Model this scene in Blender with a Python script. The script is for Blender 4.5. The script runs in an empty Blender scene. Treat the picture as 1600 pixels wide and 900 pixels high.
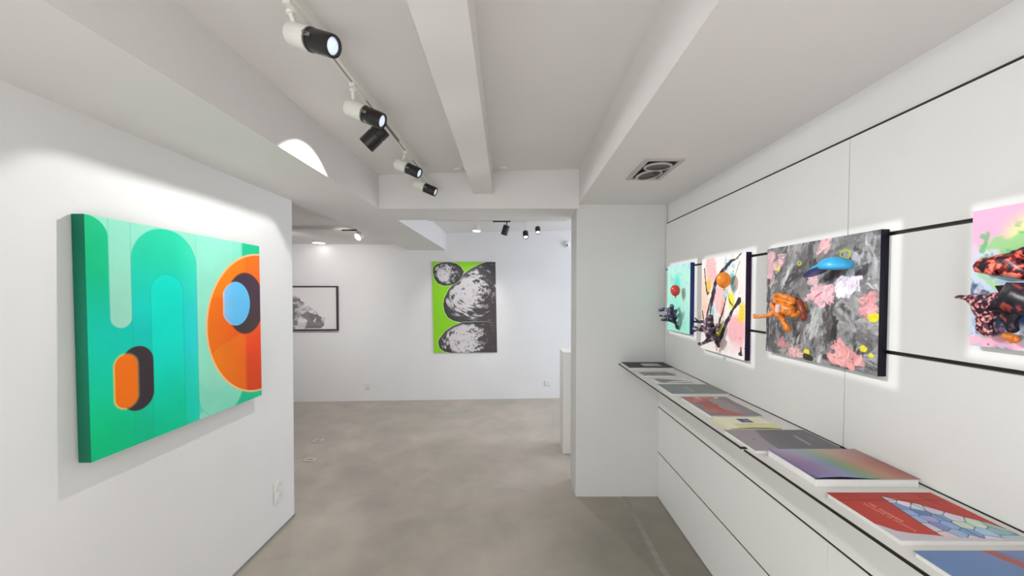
import bpy, bmesh, math, random
import numpy as np
from mathutils import Vector, Matrix

R = math.radians
scn = bpy.context.scene
col = scn.collection
rng = np.random.default_rng(7)
random.seed(7)

# ------------------------------------------------------------------ materials
def lin(c):
    c = np.asarray(c, dtype=np.float64)
    return np.where(c <= 0.04045, c / 12.92, ((c + 0.055) / 1.055) ** 2.4)

def rgb(r, g, b):
    return tuple(lin(np.array([r, g, b]) / 255.0)) + (1.0,)

def mat(name, color, rough=0.6, metal=0.0, noise=0.0, nscale=40.0, bump=0.0, bscale=200.0, spec=0.5, coat=0.0):
    m = bpy.data.materials.new(name); m.use_nodes = True
    nt = m.node_tree; b = nt.nodes['Principled BSDF']
    b.inputs['Roughness'].default_value = rough
    b.inputs['Metallic'].default_value = metal
    b.inputs['Specular IOR Level'].default_value = spec
    b.inputs['Coat Weight'].default_value = coat
    tc = nt.nodes.new('ShaderNodeTexCoord')
    n = nt.nodes.new('ShaderNodeTexNoise'); n.inputs['Scale'].default_value = nscale; n.inputs['Detail'].default_value = 3
    nt.links.new(tc.outputs['Object'], n.inputs['Vector'])
    r = nt.nodes.new('ShaderNodeValToRGB')
    c = np.array(color[:3])
    r.color_ramp.elements[0].position = 0.3; r.color_ramp.elements[1].position = 0.7
    r.color_ramp.elements[0].color = tuple(np.clip(c * (1 - noise), 0, 1)) + (1,)
    r.color_ramp.elements[1].color = tuple(np.clip(c * (1 + noise), 0, 1)) + (1,)
    nt.links.new(n.outputs['Fac'], r.inputs['Fac'])
    nt.links.new(r.outputs['Color'], b.inputs['Base Color'])
    if bump > 0:
        n2 = nt.nodes.new('ShaderNodeTexNoise'); n2.inputs['Scale'].default_value = bscale
        nt.links.new(tc.outputs['Object'], n2.inputs['Vector'])
        bp = nt.nodes.new('ShaderNodeBump'); bp.inputs['Strength'].default_value = bump; bp.inputs['Distance'].default_value = 0.002
        nt.links.new(n2.outputs['Fac'], bp.inputs['Height']); nt.links.new(bp.outputs['Normal'], b.inputs['Normal'])
    return m

def painted(name, rough=0.55, bump=0.15, spec=0.4, bscale=350.0):
    """paint whose colour is stored on the mesh, over a fine canvas or paper grain"""
    m = bpy.data.materials.new(name); m.use_nodes = True
    nt = m.node_tree; b = nt.nodes['Principled BSDF']
    a = nt.nodes.new('ShaderNodeAttribute'); a.attribute_name = 'paint'
    nt.links.new(a.outputs['Color'], b.inputs['Base Color'])
    b.inputs['Roughness'].default_value = rough; b.inputs['Specular IOR Level'].default_value = spec
    tc = nt.nodes.new('ShaderNodeTexCoord')
    n = nt.nodes.new('ShaderNodeTexNoise'); n.inputs['Scale'].default_value = bscale
    nt.links.new(tc.outputs['Object'], n.inputs['Vector'])
    bp = nt.nodes.new('ShaderNodeBump'); bp.inputs['Strength'].default_value = bump; bp.inputs['Distance'].default_value = 0.001
    nt.links.new(n.outputs['Fac'], bp.inputs['Height']); nt.links.new(bp.outputs['Normal'], b.inputs['Normal'])
    return m

def emit(name, color, strength, cells=60):
    m = bpy.data.materials.new(name); m.use_nodes = True
    nt = m.node_tree; b = nt.nodes['Principled BSDF']
    b.inputs['Base Color'].default_value = color
    b.inputs['Emission Color'].default_value = color
    lw = nt.nodes.new('ShaderNodeTexVoronoi'); lw.inputs['Scale'].default_value = cells
    mp = nt.nodes.new('ShaderNodeMapRange'); mp.inputs['To Min'].default_value = strength * 1.2; mp.inputs['To Max'].default_value = strength * 0.3
    nt.links.new(lw.outputs['Distance'], mp.inputs['Value']); nt.links.new(mp.outputs['Result'], b.inputs['Emission Strength'])
    return m

def concrete():
    m = bpy.data.materials.new('polished_concrete'); m.use_nodes = True
    nt = m.node_tree; b = nt.nodes['Principled BSDF']
    tc = nt.nodes.new('ShaderNodeTexCoord')
    def noise(scale, detail, rough=0.6, dist=0.4):
        n = nt.nodes.new('ShaderNodeTexNoise'); n.inputs['Scale'].default_value = scale
        n.inputs['Detail'].default_value = detail; n.inputs['Roughness'].default_value = rough; n.inputs['Distortion'].default_value = dist
        nt.links.new(tc.outputs['Object'], n.inputs['Vector']); return n
    n1 = noise(0.9, 5); n2 = noise(3.2, 6); n3 = noise(60, 3)
    r1 = nt.nodes.new('ShaderNodeValToRGB')
    e = r1.color_ramp.elements
    e[0].position = 0.3; e[0].color = rgb(176, 173, 160)
    e[1].position = 0.7; e[1].color = rgb(200, 189, 178)
    k = r1.color_ramp.elements.new(0.5); k.color = rgb(188, 178, 166)
    nt.links.new(n1.outputs['Fac'], r1.inputs['Fac'])
    r2 = nt.nodes.new('ShaderNodeValToRGB')
    r2.color_ramp.elements[0].position = 0.25; r2.color_ramp.elements[0].color = (0.80, 0.80, 0.80, 1)
    r2.color_ramp.elements[1].position = 0.75; r2.color_ramp.elements[1].color = (1.08, 1.07, 1.06, 1)
    nt.links.new(n2.outputs['Fac'], r2.inputs['Fac'])
    mx = nt.nodes.new('ShaderNodeMix'); mx.data_type = 'RGBA'; mx.blend_type = 'MULTIPLY'; mx.inputs[0].default_value = 1.0
    nt.links.new(r1.outputs['Color'], mx.inputs[6]); nt.links.new(r2.outputs['Color'], mx.inputs[7])
    # darker, greener tone growing towards the shelf wall and the entrance
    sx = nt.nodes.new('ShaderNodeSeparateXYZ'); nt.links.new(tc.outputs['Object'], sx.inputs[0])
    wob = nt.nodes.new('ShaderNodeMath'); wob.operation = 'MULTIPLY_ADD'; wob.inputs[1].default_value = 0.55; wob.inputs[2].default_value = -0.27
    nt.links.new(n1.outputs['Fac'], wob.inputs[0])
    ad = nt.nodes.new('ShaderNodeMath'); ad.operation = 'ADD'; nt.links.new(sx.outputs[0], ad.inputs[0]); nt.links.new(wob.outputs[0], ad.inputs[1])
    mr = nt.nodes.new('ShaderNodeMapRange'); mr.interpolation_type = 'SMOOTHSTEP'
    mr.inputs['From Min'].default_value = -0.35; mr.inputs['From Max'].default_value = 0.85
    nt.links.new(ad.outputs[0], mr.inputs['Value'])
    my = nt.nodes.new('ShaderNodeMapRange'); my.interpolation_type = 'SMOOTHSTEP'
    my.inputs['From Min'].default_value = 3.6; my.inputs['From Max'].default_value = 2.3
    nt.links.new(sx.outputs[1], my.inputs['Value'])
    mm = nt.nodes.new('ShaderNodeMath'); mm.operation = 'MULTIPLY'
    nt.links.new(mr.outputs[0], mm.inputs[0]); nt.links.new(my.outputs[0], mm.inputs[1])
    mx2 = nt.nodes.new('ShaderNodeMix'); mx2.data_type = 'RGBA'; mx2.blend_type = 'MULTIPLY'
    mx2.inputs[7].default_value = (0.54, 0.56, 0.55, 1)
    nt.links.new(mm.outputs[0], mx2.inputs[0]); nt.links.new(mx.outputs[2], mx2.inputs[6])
    nt.links.new(mx2.outputs[2], b.inputs['Base Color'])
    rr = nt.nodes.new('ShaderNodeMapRange'); rr.inputs['To Min'].default_value = 0.38; rr.inputs['To Max'].default_value = 0.6
    nt.links.new(n2.outputs['Fac'], rr.inputs['Value']); nt.links.new(rr.outputs[0], b.inputs['Roughness'])
    b.inputs['Specular IOR Level'].default_value = 0.35
    bp = nt.nodes.new('ShaderNodeBump'); bp.inputs['Strength'].default_value = 0.05; bp.inputs['Distance'].default_value = 0.002
    nt.links.new(n3.outputs['Fac'], bp.inputs['Height']); nt.links.new(bp.outputs['Normal'], b.inputs['Normal'])
    return m

M = {}
M['wall'] = mat('white_plaster', rgb(238, 237, 236), 0.75, noise=0.015, nscale=3, bump=0.05, bscale=120)
M['ceil'] = mat('ceiling_paint', rgb(234, 230, 228), 0.8, noise=0.015, nscale=2, bump=0.04, bscale=90)
M['pillar'] = mat('pillar_plaster', rgb(222, 221, 219), 0.75, noise=0.015, nscale=3, bump=0.05, bscale=120)
M['front'] = mat('white_lacquer_front', rgb(248, 247, 244), 0.45, noise=0.008, nscale=4)
M['panel'] = mat('white_lacquer_panel', rgb(240, 239, 236), 0.45, noise=0.01, nscale=4)
M['dark'] = mat('dark_rail', rgb(34, 31, 30), 0.5, noise=0.1)
M['alu'] = mat('brushed_aluminium_lip', rgb(120, 116, 110), 0.4, metal=0.6, noise=0.1)
M['gap'] = mat('shadow_gap', rgb(150, 146, 140), 0.8, noise=0.05)
M['floor'] = concrete()
M['strip'] = mat('floor_joint', rgb(150, 147, 138), 0.6, noise=0.12, nscale=20)
M['shelf'] = mat('glossy_white_shelf', rgb(222, 221, 215), 0.14, noise=0.01, spec=0.6)
M['black'] = mat('black_anodised', rgb(30, 25, 26), 0.38, noise=0.12)
M['blackedge'] = mat('black_edge', rgb(14, 12, 14), 0.5, noise=0.1)
M['white'] = mat('white_enamel', rgb(236, 233, 226), 0.4, noise=0.01)
M['steel'] = mat('steel_bracket', rgb(150, 148, 145), 0.3, metal=0.9, noise=0.1)
M['lens'] = emit('lit_lens', (0.74, 0.84, 1.0, 1), 0.72, 150)
M['glow'] = emit('lit_lamp', (1.0, 0.98, 0.95, 1), 6.0)
M['greyrim'] = mat('grey_lamp_ring', rgb(190, 183, 178), 0.4, noise=0.03)
M['lampinner'] = mat('lamp_reflector', rgb(70, 60, 62), 0.35, metal=0.3, noise=0.3)
M['paper'] = mat('page_block', rgb(238, 236, 233), 0.7, noise=0.03, nscale=300)
M['yellowpaper'] = mat('yellow_pages', rgb(232, 230, 180), 0.7, noise=0.03, nscale=300)
M['paint'] = painted('acrylic_on_canvas', spec=0.22)
M['print'] = painted('gloss_print', rough=0.35, bump=0.02)
M['cover'] = painted('laminated_cover', rough=0.42, bump=0.01, spec=0.22)
M['plug'] = mat('white_socket_plastic', rgb(238, 236, 232), 0.35, noise=0.01)
M['plughole'] = mat('socket_recess', rgb(150, 148, 145), 0.5, noise=0.05)
M['boxlid'] = mat('floor_box_lid', rgb(206, 196, 186), 0.45, noise=0.04)
M['frame'] = mat('dark_wood_frame', rgb(62, 48, 52), 0.45, noise=0.2, nscale=30)

# ------------------------------------------------------------------ mesh helpers
def link(name, me, m, parent=None):
    o = bpy.data.objects.new(name, me); col.objects.link(o)
    if m is not None and len(me.materials) == 0: me.materials.append(m)
    if parent is not None: o.parent = parent
    return o

def from_bm(name, bm, m, parent=None, smooth=False):
    bmesh.ops.recalc_face_normals(bm, faces=bm.faces[:])
    me = bpy.data.meshes.new(name); bm.to_mesh(me); bm.free()
    if smooth:
        me.polygons.foreach_set('use_smooth', [True] * len(me.polygons))
        me.set_sharp_from_angle(angle=R(40))
    return link(name, me, m, parent)

def add_box(bm, x0, x1, y0, y1, z0, z1, bev=0.0):
    vs = [bm.verts.new(p) for p in ((x0,y0,z0),(x1,y0,z0),(x1,y1,z0),(x0,y1,z0),(x0,y0,z1),(x1,y0,z1),(x1,y1,z1),(x0,y1,z1))]
    fs = [bm.faces.new([vs[i] for i in q]) for q in ((0,3,2,1),(4,5,6,7),(0,1,5,4),(1,2,6,5),(2,3,7,6),(3,0,4,7))]
    if bev > 0:
        es = list({e for f in fs for e in f.edges})
        bmesh.ops.bevel(bm, geom=es, offset=bev, segments=2, affect='EDGES')

def box(name, m, x0, x1, y0, y1, z0, z1, parent=None, bev=0.0):
    bm = bmesh.new(); add_box(bm, x0, x1, y0, y1, z0, z1, bev)
    return from_bm(name, bm, m, parent)

def prism8(name, m, pts, parent=None):
    """eight corners: bottom four then top four"""
    bm = bmesh.new(); vs = [bm.verts.new(p) for p in pts]
    for q in ((0,3,2,1),(4,5,6,7),(0,1,5,4),(1,2,6,5),(2,3,7,6),(3,0,4,7)): bm.faces.new([vs[i] for i in q])
    return from_bm(name, bm, m, parent)

def basis(d):
    d = Vector(d).normalized()
    a = Vector((0,0,1)) if abs(d.z) < 0.95 else Vector((1,0,0))
    u = d.cross(a).normalized(); v = d.cross(u).normalized()
    return d, u, v

def add_lathe(bm, p, d, prof, n=32):
    """prof: list of (distance along d, radius)"""
    d, u, v = basis(d); p = Vector(p); rings = []
    for t, r in prof:
        if r < 1e-6:
            rings.append([bm.verts.new(p + d * t)])
        else:
            rings.append([bm.verts.new(p + d * t + (u * math.cos(2*math.pi*i/n) + v * math.sin(2*math.pi*i/n)) * r) for i in range(n)])
    for a, b in zip(rings[:-1], rings[1:]):
        for i in range(n):
            j = (i + 1) % n
            if len(a) == 1 and len(b) == 1: continue
            if len(a) == 1: bm.faces.new((a[0], b[j], b[i]))
            elif len(b) == 1: bm.faces.new((a[i], a[j], b[0]))
            else: bm.faces.new((a[i], a[j], b[j], b[i]))

def lathe(name, m, p, d, prof, parent=None, n=32):
    bm = bmesh.new(); add_lathe(bm, p, d, prof, n)
    return from_bm(name, bm, m, parent, smooth=True)

def skin(name, m, verts, edges, parent, sub=2, root=0, noise=0.0, nsize=0.02):
    """verts: (x,y,z,radius). One continuous organic surface grown along edges"""
    me = bpy.data.meshes.new(name)
    me.from_pydata([v[:3] for v in verts], edges, [])
    o = link(name, me, None, None)
    md = o.modifiers.new('skin', 'SKIN')
    sv = me.skin_vertices[0].data
    for i, v in enumerate(verts):
        sv[i].radius = (v[3], v[3]); sv[i].use_root = (i == root)
    s = o.modifiers.new('sub', 'SUBSURF'); s.levels = sub; s.render_levels = sub
    if noise > 0:
        t = bpy.data.textures.new(name + '_lumps', 'CLOUDS'); t.noise_scale = nsize
        dm = o.modifiers.new('lumps', 'DISPLACE'); dm.texture = t; dm.strength = noise; dm.mid_level = 0.5
    dg = bpy.context.evaluated_depsgraph_get()
    me2 = bpy.data.meshes.new_from_object(o.evaluated_get(dg))
    o.modifiers.clear(); o.data = me2; bpy.data.meshes.remove(me)
    me2.name = name
    me2.materials.clear(); me2.materials.append(m)
    me2.polygons.foreach_set('use_smooth', [True] * len(me2.polygons))
    if parent is not None: o.parent = parent
    return o

def picture(name, m, tl, eu, ev, img, thick, edge, parent=None, lift=None):
    """A flat painted thing: a dense front sheet whose vertices carry the paint, on a box of the given thickness.
    tl = top-left corner of the face, eu / ev = full edge vectors, img = H x W x 3 in sRGB 0..1"""
    H, W = img.shape[:2]
    tl, eu, ev = (np.array(a, float) for a in (tl, eu, ev))
    nrm = np.cross(ev, eu); nrm /= np.linalg.norm(nrm)         # out of the face
    u = np.linspace(0, 1, W); v = np.linspace(0, 1, H)
    UU, VV = np.meshgrid(u, v)
    co = tl + UU[..., None] * eu + VV[..., None] * ev
    if lift is not None: co = co + lift(UU, VV)[..., None] * nrm
    co = co.reshape(-1, 3)
    idx = np.arange(H * W).reshape(H, W)
    quads = np.stack([idx[:-1, :-1], idx[1:, :-1], idx[1:, 1:], idx[:-1, 1:]], -1).reshape(-1, 4)
    b = tl - nrm * thick
    e0 = 1e-5
    ring_f = [tl - nrm*e0, tl + eu - nrm*e0, tl + eu + ev - nrm*e0, tl + ev - nrm*e0]
    ring_b = [b, b + eu, b + eu + ev, b + ev]
    n0 = len(co)
    co = np.vstack([co, ring_f, ring_b])
    sides = [(n0+i, n0+(i+1) % 4, n0+4+(i+1) % 4, n0+4+i) for i in range(4)] + [(n0+4, n0+5, n0+6, n0+7)]
    quads = np.vstack([quads, np.array(sides)])
    me = bpy.data.meshes.new(name)
    me.vertices.add(len(co)); me.vertices.foreach_set('co', co.astype(np.float32).ravel())
    me.loops.add(quads.size); me.loops.foreach_set('vertex_index', quads.astype(np.int32).ravel())
    me.polygons.add(len(quads)); me.polygons.foreach_set('loop_start', np.arange(0, quads.size, 4, dtype=np.int32))
    me.update(calc_edges=True)
    a = me.color_attributes.new('paint', 'FLOAT_COLOR', 'POINT')
    c = np.ones((len(co), 4), np.float32)
    c[:n0, :3] = lin(np.clip(img, 0, 1)).reshape(-1, 3)
    c[n0:, :3] = lin(np.array(edge) / 255.0)
    a.data.foreach_set('color', c.ravel())
    return link(name, me, m, parent)

def empty(name, loc, label, cat, group=None):
    o = bpy.data.objects.new(name, None); col.objects.link(o); o.location = loc
    o.empty_display_size = 0.05
    tag(o, label, cat, group); return o

def tag(o, label, cat, group=None):
    o['label'] = label; o['category'] = cat
    if group: o['group'] = group
    return o

def adopt(root):
    """children are modelled in room coordinates: keep them where they are"""
    inv = Matrix.Translation(root.location).inverted()
    for c in root.children: c.matrix_parent_inverse = inv

def st(o):
    o['kind'] = 'structure'; return o

# ------------------------------------------------------------------ painting helpers (numpy rasters)
def sm(a, b, x):
    t = np.clip((x - a) / (b - a), 0, 1); return t * t * (3 - 2 * t)

def vnoise(x, y, seed):
    g = np.random.default_rng(seed).random((256, 256))
    xi = np.floor(x).astype(int); yi = np.floor(y).astype(int)
    fx = x - xi; fy = y - yi
    fx = fx*fx*(3-2*fx); fy = fy*fy*(3-2*fy)
    a = g[yi % 256, xi % 256]; b = g[yi % 256, (xi+1) % 256]; c = g[(yi+1) % 256, xi % 256]; d = g[(yi+1) % 256, (xi+1) % 256]
    return (a*(1-fx)+b*fx)*(1-fy) + (c*(1-fx)+d*fx)*fy

def fbm(x, y, seed, oct=4, gain=0.5):
    s = 0; a = 1; t = 0
    for k in range(oct):
        s = s + a * vnoise(x * 2**k + 17.3*k, y * 2**k + 9.1*k, seed + k); t += a; a *= gain
    return s / t

class Pic:
    """u to the right, v down, in metres; colours 0-255 sRGB"""
    def __init__(s, w, h, res, bg):
        s.W, s.H = w, h
        nx = max(8, int(round(w * res))); ny = max(8, int(round(h * res)))
        s.u, s.v = np.meshgrid(np.linspace(0, w, nx), np.linspace(0, h, ny))
        s.px = 1.0 / res
        s.img = np.ones((ny, nx, 3)) * np.array(bg, float) / 255.0
    def put(s, mask, c):
        c = np.asarray(c, float)
        c = c / 255.0
        s.img = s.img * (1 - mask[..., None]) + c * mask[..., None]
    def edge(s, d, soft=None):                       # signed distance (negative inside) -> coverage
        k = soft or s.px * 0.8
        return 1 - sm(-k, k, d)
    def circ(s, cx, cy, rx, ry=None):
        ry = ry or rx
        q = np.sqrt(((s.u-cx)/rx)**2 + ((s.v-cy)/ry)**2)
        return (q - 1) * min(rx, ry)
    def rbox(s, x0, x1, y0, y1, r):
        cx, cy = (x0+x1)/2, (y0+y1)/2
        qx = np.abs(s.u-cx) - (x1-x0)/2 + r; qy = np.abs(s.v-cy) - (y1-y0)/2 + r
        return np.hypot(np.maximum(qx, 0), np.maximum(qy, 0)) + np.minimum(np.maximum(qx, qy), 0) - r
    def seg(s, x0, y0, x1, y1, r0, r1=None):
        r1 = r0 if r1 is None else r1
        dx, dy = x1-x0, y1-y0; L = dx*dx+dy*dy + 1e-12
        t = np.clip(((s.u-x0)*dx + (s.v-y0)*dy)/L, 0, 1)
        return np.hypot(s.u-x0-t*dx, s.v-y0-t*dy) - (r0 + (r1-r0)*t)
    def poly(s, pts):
        P = np.array(pts, float); d = np.full(s.u.shape, 1e9); ins = np.zeros(s.u.shape, bool)
        for i in range(len(P)):
            a, b = P[i], P[(i+1) % len(P)]
            d = np.minimum(d, s.seg(a[0], a[1], b[0], b[1], 0.0))
            c = ((a[1] > s.v) != (b[1] > s.v)) & (s.u < (b[0]-a[0])*(s.v-a[1])/(b[1]-a[1]+1e-12)+a[0])
            ins ^= c
        return np.where(ins, -d, d)
    def wob(s, d, amp, freq, seed):                   # ragged edge
        return d + (fbm(s.u*freq, s.v*freq, seed, 4)-0.5)*2*amp
    def n(s, fx, fy, seed, oct=4):
        return fbm(s.u*fx, s.v*fy, seed, oct)
    def dab(s, cx, cy, ln, wd, ang, c, a, seed):
        # one stroke of a palette knife: an elongated ragged patch with bristle streaks along it
        m = ln*.8 + wd
        ny, nx = s.u.shape
        i0, i1 = int((cx-m)/s.W*(nx-1)), int((cx+m)/s.W*(nx-1))+2
        j0, j1 = int((cy-m)/s.H*(ny-1)), int((cy+m)/s.H*(ny-1))+2
        i0, j0 = max(i0, 0), max(j0, 0)
        if i1 <= i0+1 or j1 <= j0+1 or i0 >= nx or j0 >= ny: return
        u, v = s.u[j0:j1, i0:i1], s.v[j0:j1, i0:i1]
        ca, sa = math.cos(ang), math.sin(ang)
        p_, q_ = (u-cx)*ca + (v-cy)*sa, -(u-cx)*sa + (v-cy)*ca
        rag = fbm(u*60+seed*3.1, v*60+seed*1.7, seed % 97, 3)
        d = np.hypot(p_/ln*2, q_/wd*2) + (rag-.5)*1.1
        st_ = fbm(p_*18+seed, q_*190+seed*.7, (seed*7) % 89, 2)
        k = (1-sm(.82, 1.0, d))*a*(.55+.45*sm(.3, .6, st_))
        col_ = np.clip(np.asarray(c, float)[None, None, :]*(.86+.28*st_)[..., None], 0, 255)/255
        s.img[j0:j1, i0:i1] = s.img[j0:j1, i0:i1]*(1-k[..., None]) + col_*k[..., None]
    def words(s, x0, y0, x1, y1, h, counts, c, alpha=0.9):
        """a line of small lettering, too small to read: letters of uneven height and gaps between words"""
        r = np.random.default_rng(int(abs(x0*1e4+y0*1e3)))
        tot = sum(counts) + (len(counts)-1)
        dx, dy = (x1-x0)/tot, (y1-y0)/tot
        L = math.hypot(dx, dy); nx_, ny_ = -dy/L, dx/L
        k = 0
        for w in counts:
            for i in range(w):
                cx, cy = x0+dx*(k+0.5), y0+dy*(k+0.5); hh = h*r.uniform(0.7, 1.0)
                a = s.seg(cx-nx_*hh/2, cy-ny_*hh/2, cx+nx_*hh/2, cy+ny_*hh/2, L*0.22)
                s.put(s.edge(a)*alpha*r.uniform(0.75, 1), c)
                if r.random() < 0.6:
                    q = r.choice([-0.4, 0.0, 0.4])*hh
                    s.put(s.edge(s.seg(cx+nx_*q-dx*.3, cy+ny_*q-dy*.3, cx+nx_*q+dx*.45, cy+ny_*q+dy*.45, h*0.09))*alpha, c)
                k += 1
            k += 1

# ------------------------------------------------------------------ room shell
CZ = lambda x: 2.536 + 0.0296 * x
XL0, XL1 = -1.600, -1.570             # left wall leans a touch: foot, head
st(box('floor', M['floor'], -4.4, 3.4, -3.2, 6.4, -0.12, 0.0))
st(prism8('ceiling', M['ceil'], [(-1.60,-3.2,CZ(-1.6)),(3.4,-3.2,CZ(3.4)),(3.4,6.4,CZ(3.4)),(-1.60,6.4,CZ(-1.6)),
                                 (-1.60,-3.2,2.85),(3.4,-3.2,2.85),(3.4,6.4,2.85),(-1.60,6.4,2.85)]))
st(box('ceiling_back', M['ceil'], -4.4, -1.60, 2.0, 6.4, 2.33, 2.85))
st(prism8('wall_left', M['wall'], [(XL0-.10,-3.2,0),(XL0,-3.2,0),(XL0,2.725,0),(XL0-.10,2.725,0),
                                   (XL1-.13,-3.2,2.25),(XL1,-3.2,2.25),(XL1,2.70,2.25),(XL1-.13,2.70,2.25)]))
st(prism8('baseboard_left', M['gap'], [(XL0-.02,-3.2,0),(XL0+.006,-3.2,0),(XL0+.006,2.728,0),(XL0-.02,2.728,0),
                                       (XL0-.02,-3.2,.016),(XL0+.006,-3.2,.016),(XL0+.006,2.728,.016),(XL0-.02,2.728,.016)]))
# far wall, very slightly askew
def back_y(x): return 5.817 + 0.0531 * x
st(prism8('wall_back', M['wall'], [(-4.4,back_y(-4.4),0),(3.4,back_y(3.4),0),(3.4,6.4,0),(-4.4,6.4,0),
                                   (-4.4,back_y(-4.4),2.72),(3.4,back_y(3.4),2.72),(3.4,6.4,2.72),(-4.4,6.4,2.72)]))
st(box('wall_right', M['wall'], 1.172, 1.36, -3.2, 2.99, 0, 2.7))
st(box('wall_far_left', M['wall'], -4.4, -4.25, 1.8, 6.0, 0, 2.6))
st(box('wall_rear_left', M['wall'], -4.4, -1.70, 1.8, 2.0, 0, 2.6))
# right end of the far room: a window lets cool daylight in
bm = bmesh.new()
add_box(bm, 3.25, 3.4, 3.28, 6.4, 0, 0.5); add_box(bm, 3.25, 3.4, 3.28, 6.4, 2.3, 2.7)
add_box(bm, 3.25, 3.4, 3.28, 3.7, 0.5, 2.3); add_box(bm, 3.25, 3.4, 5.7, 6.4, 0.5, 2.3)
st(from_bm('wall_far_right', bm, M['wall']))
bm = bmesh.new()
for a in ((3.25,3.32,3.70,3.76,.5,2.3),(3.25,3.32,5.64,5.70,.5,2.3),(3.25,3.32,3.76,5.64,.5,.56),(3.25,3.32,3.76,5.64,2.24,2.3),(3.26,3.31,4.68,4.72,.56,2.24)):
    add_box(bm, *a)
st(from_bm('window_1', bm, M['white']))
st(box('wall_behind_pillar', M['wall'], 1.155, 3.4, 3.0, 3.28, 0, 2.7))
st(box('pillar', M['pillar'], 0.467, 1.157, 2.99, 3.282, 0, 2.7))
# beams
st(box('beam_left', M['ceil'], -1.60, -1.05, -3.2, 5.9, 2.25, 2.8))
def mx(y, a, b): return a + (b - a) * (y - 1.014) / (2.945 - 1.014)
st(prism8('beam_middle', M['ceil'], [(mx(-3.2,-.285,-.327),-3.2,2.36),(mx(-3.2,-.128,-.18),-3.2,2.36),(mx(2.96,-.128,-.18),2.96,2.36),(mx(2.96,-.285,-.327),2.96,2.36),
                                     (mx(-3.2,-.285,-.327),-3.2,2.7),(mx(-3.2,-.128,-.18),-3.2,2.7),(mx(2.96,-.128,-.18),2.96,2.7),(mx(2.96,-.285,-.327),2.96,2.7)]))
st(box('beam_cross', M['ceil'], -1.05, 0.477, 2.95, 3.41, 2.25, 2.7))
st(box('beam_right', M['ceil'], 0.477, 1.172, -3.2, 2.99, 2.29, 2.7))
# unseen shopfront frame, added behind the viewer around the soft fill
bm = bmesh.new()
for a in ((-1.6,-1.5,-3.2,-3.1,0,2.5),(1.07,1.17,-3.2,-3.1,0,2.5),(-.25,-.18,-3.2,-3.1,0,2.5),(-1.6,1.17,-3.2,-3.1,2.2,2.6),(-1.6,1.17,-3.2,-3.1,0,.08)):
    add_box(bm, *a)
st(from_bm('unseen_shopfront', bm, M['dark']))

bm = bmesh.new()  # made-up window frame, added around the side fill lamp behind the camera
for a in ((-1.60,-1.50,-2.25,-2.15,.25,2.05),(-1.60,-1.50,-.45,-.35,.25,2.05),(-1.60,-1.50,-2.25,-.35,.2,.3),(-1.60,-1.50,-2.25,-.35,2.0,2.1)):
    add_box(bm, *a)
st(from_bm('added_side_window', bm, M['dark']))
# panel cladding and slots on the right wall
ZR = (1.418, 1.786, 2.1425)
bm = bmesh.new()
for y0, y1 in ((1.3485, 2.988), (-1.0, 1.3455)):
    for za, zb in ((1.0578, ZR[0]-.006), (ZR[0]+.006, ZR[1]-.006), (ZR[1]+.006, ZR[2]-.005)):
        add_box(bm, 1.157, 1.1725, y0, y1, za, zb, 0.0008)
st(from_bm('wall_right_panelling', bm, M['panel']))
for i, z in enumerate(ZR):
    bm = bmesh.new(); add_box(bm, 1.166, 1.1725, -1.0, 2.988, z-.006, z+.006)
    st(from_bm('trim_%d' % (i+1), bm, M['dark']))
    bm = bmesh.new(); add_box(bm, 1.160, 1.168, -1.0, 1.15, z-.006, z-.0035)
    if i < 2: st(from_bm('trim_%d' % (i+6), bm, M['alu']))
    else: bm.free()
st(box('trim_4', M['dark'], 1.1558, 1.172, -1.0, 2.988, 1.046, 1.0564))
st(box('trim_5', M['strip'], 0.832, 0.868, -1.0, 2.99, 0.0, 0.0012))

# low units under the shelf
def low_unit(y0, y1, label):
    r = empty('low_cabinet', (1.14, (y0+y1)/2, 0), label, 'cabinet', 'white panelled low cabinets under the shelf')
    box('carcass', M['dark'], 1.1135, 1.169, y0, y1, 0.0, 1.04, r)
    for za, zb in ((.004,.3565),(.3655,.7125),(.7215,1.04)):
        box('front_panel', M['front'], 1.110, 1.1135, y0, y1, za, zb, r, bev=0.0006)
    adopt(r)
low_unit(1.3475, 2.988, 'far white low cabinet with three flat fronts, ending against the white pillar')
low_unit(-1.0, 1.3465, 'near white low cabinet with flat fronts, below the rainbow and red books')

def shelf(y0, y1, label, tab):
    r = empty('wall_shelf', (0.98, (y0+y1)/2, 1.045), label, 'shelf', 'white shelves along the panelled wall')
    box('shelf_board', M['shelf'], 0.801, 1.1550, y0, y1, 1.045, 1.055, r)
    bm = bmesh.new(); add_box(bm, 0.7975, 0.801, y0, y1, 1.0480, 1.0546)
    if tab: add_box(bm, 0.7975, 0.822, y0-.004, y0, 1.047, 1.0546)
    from_bm('front_edge', bm, M['blackedge'], r)
    adopt(r)
shelf(1.357, 2.989, 'far white wall shelf with thin black edge, starting at the pillar', True)
shelf(-1.0, 1.333, 'near white wall shelf with black edge, carrying the rainbow, red and blue books', False)

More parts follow.
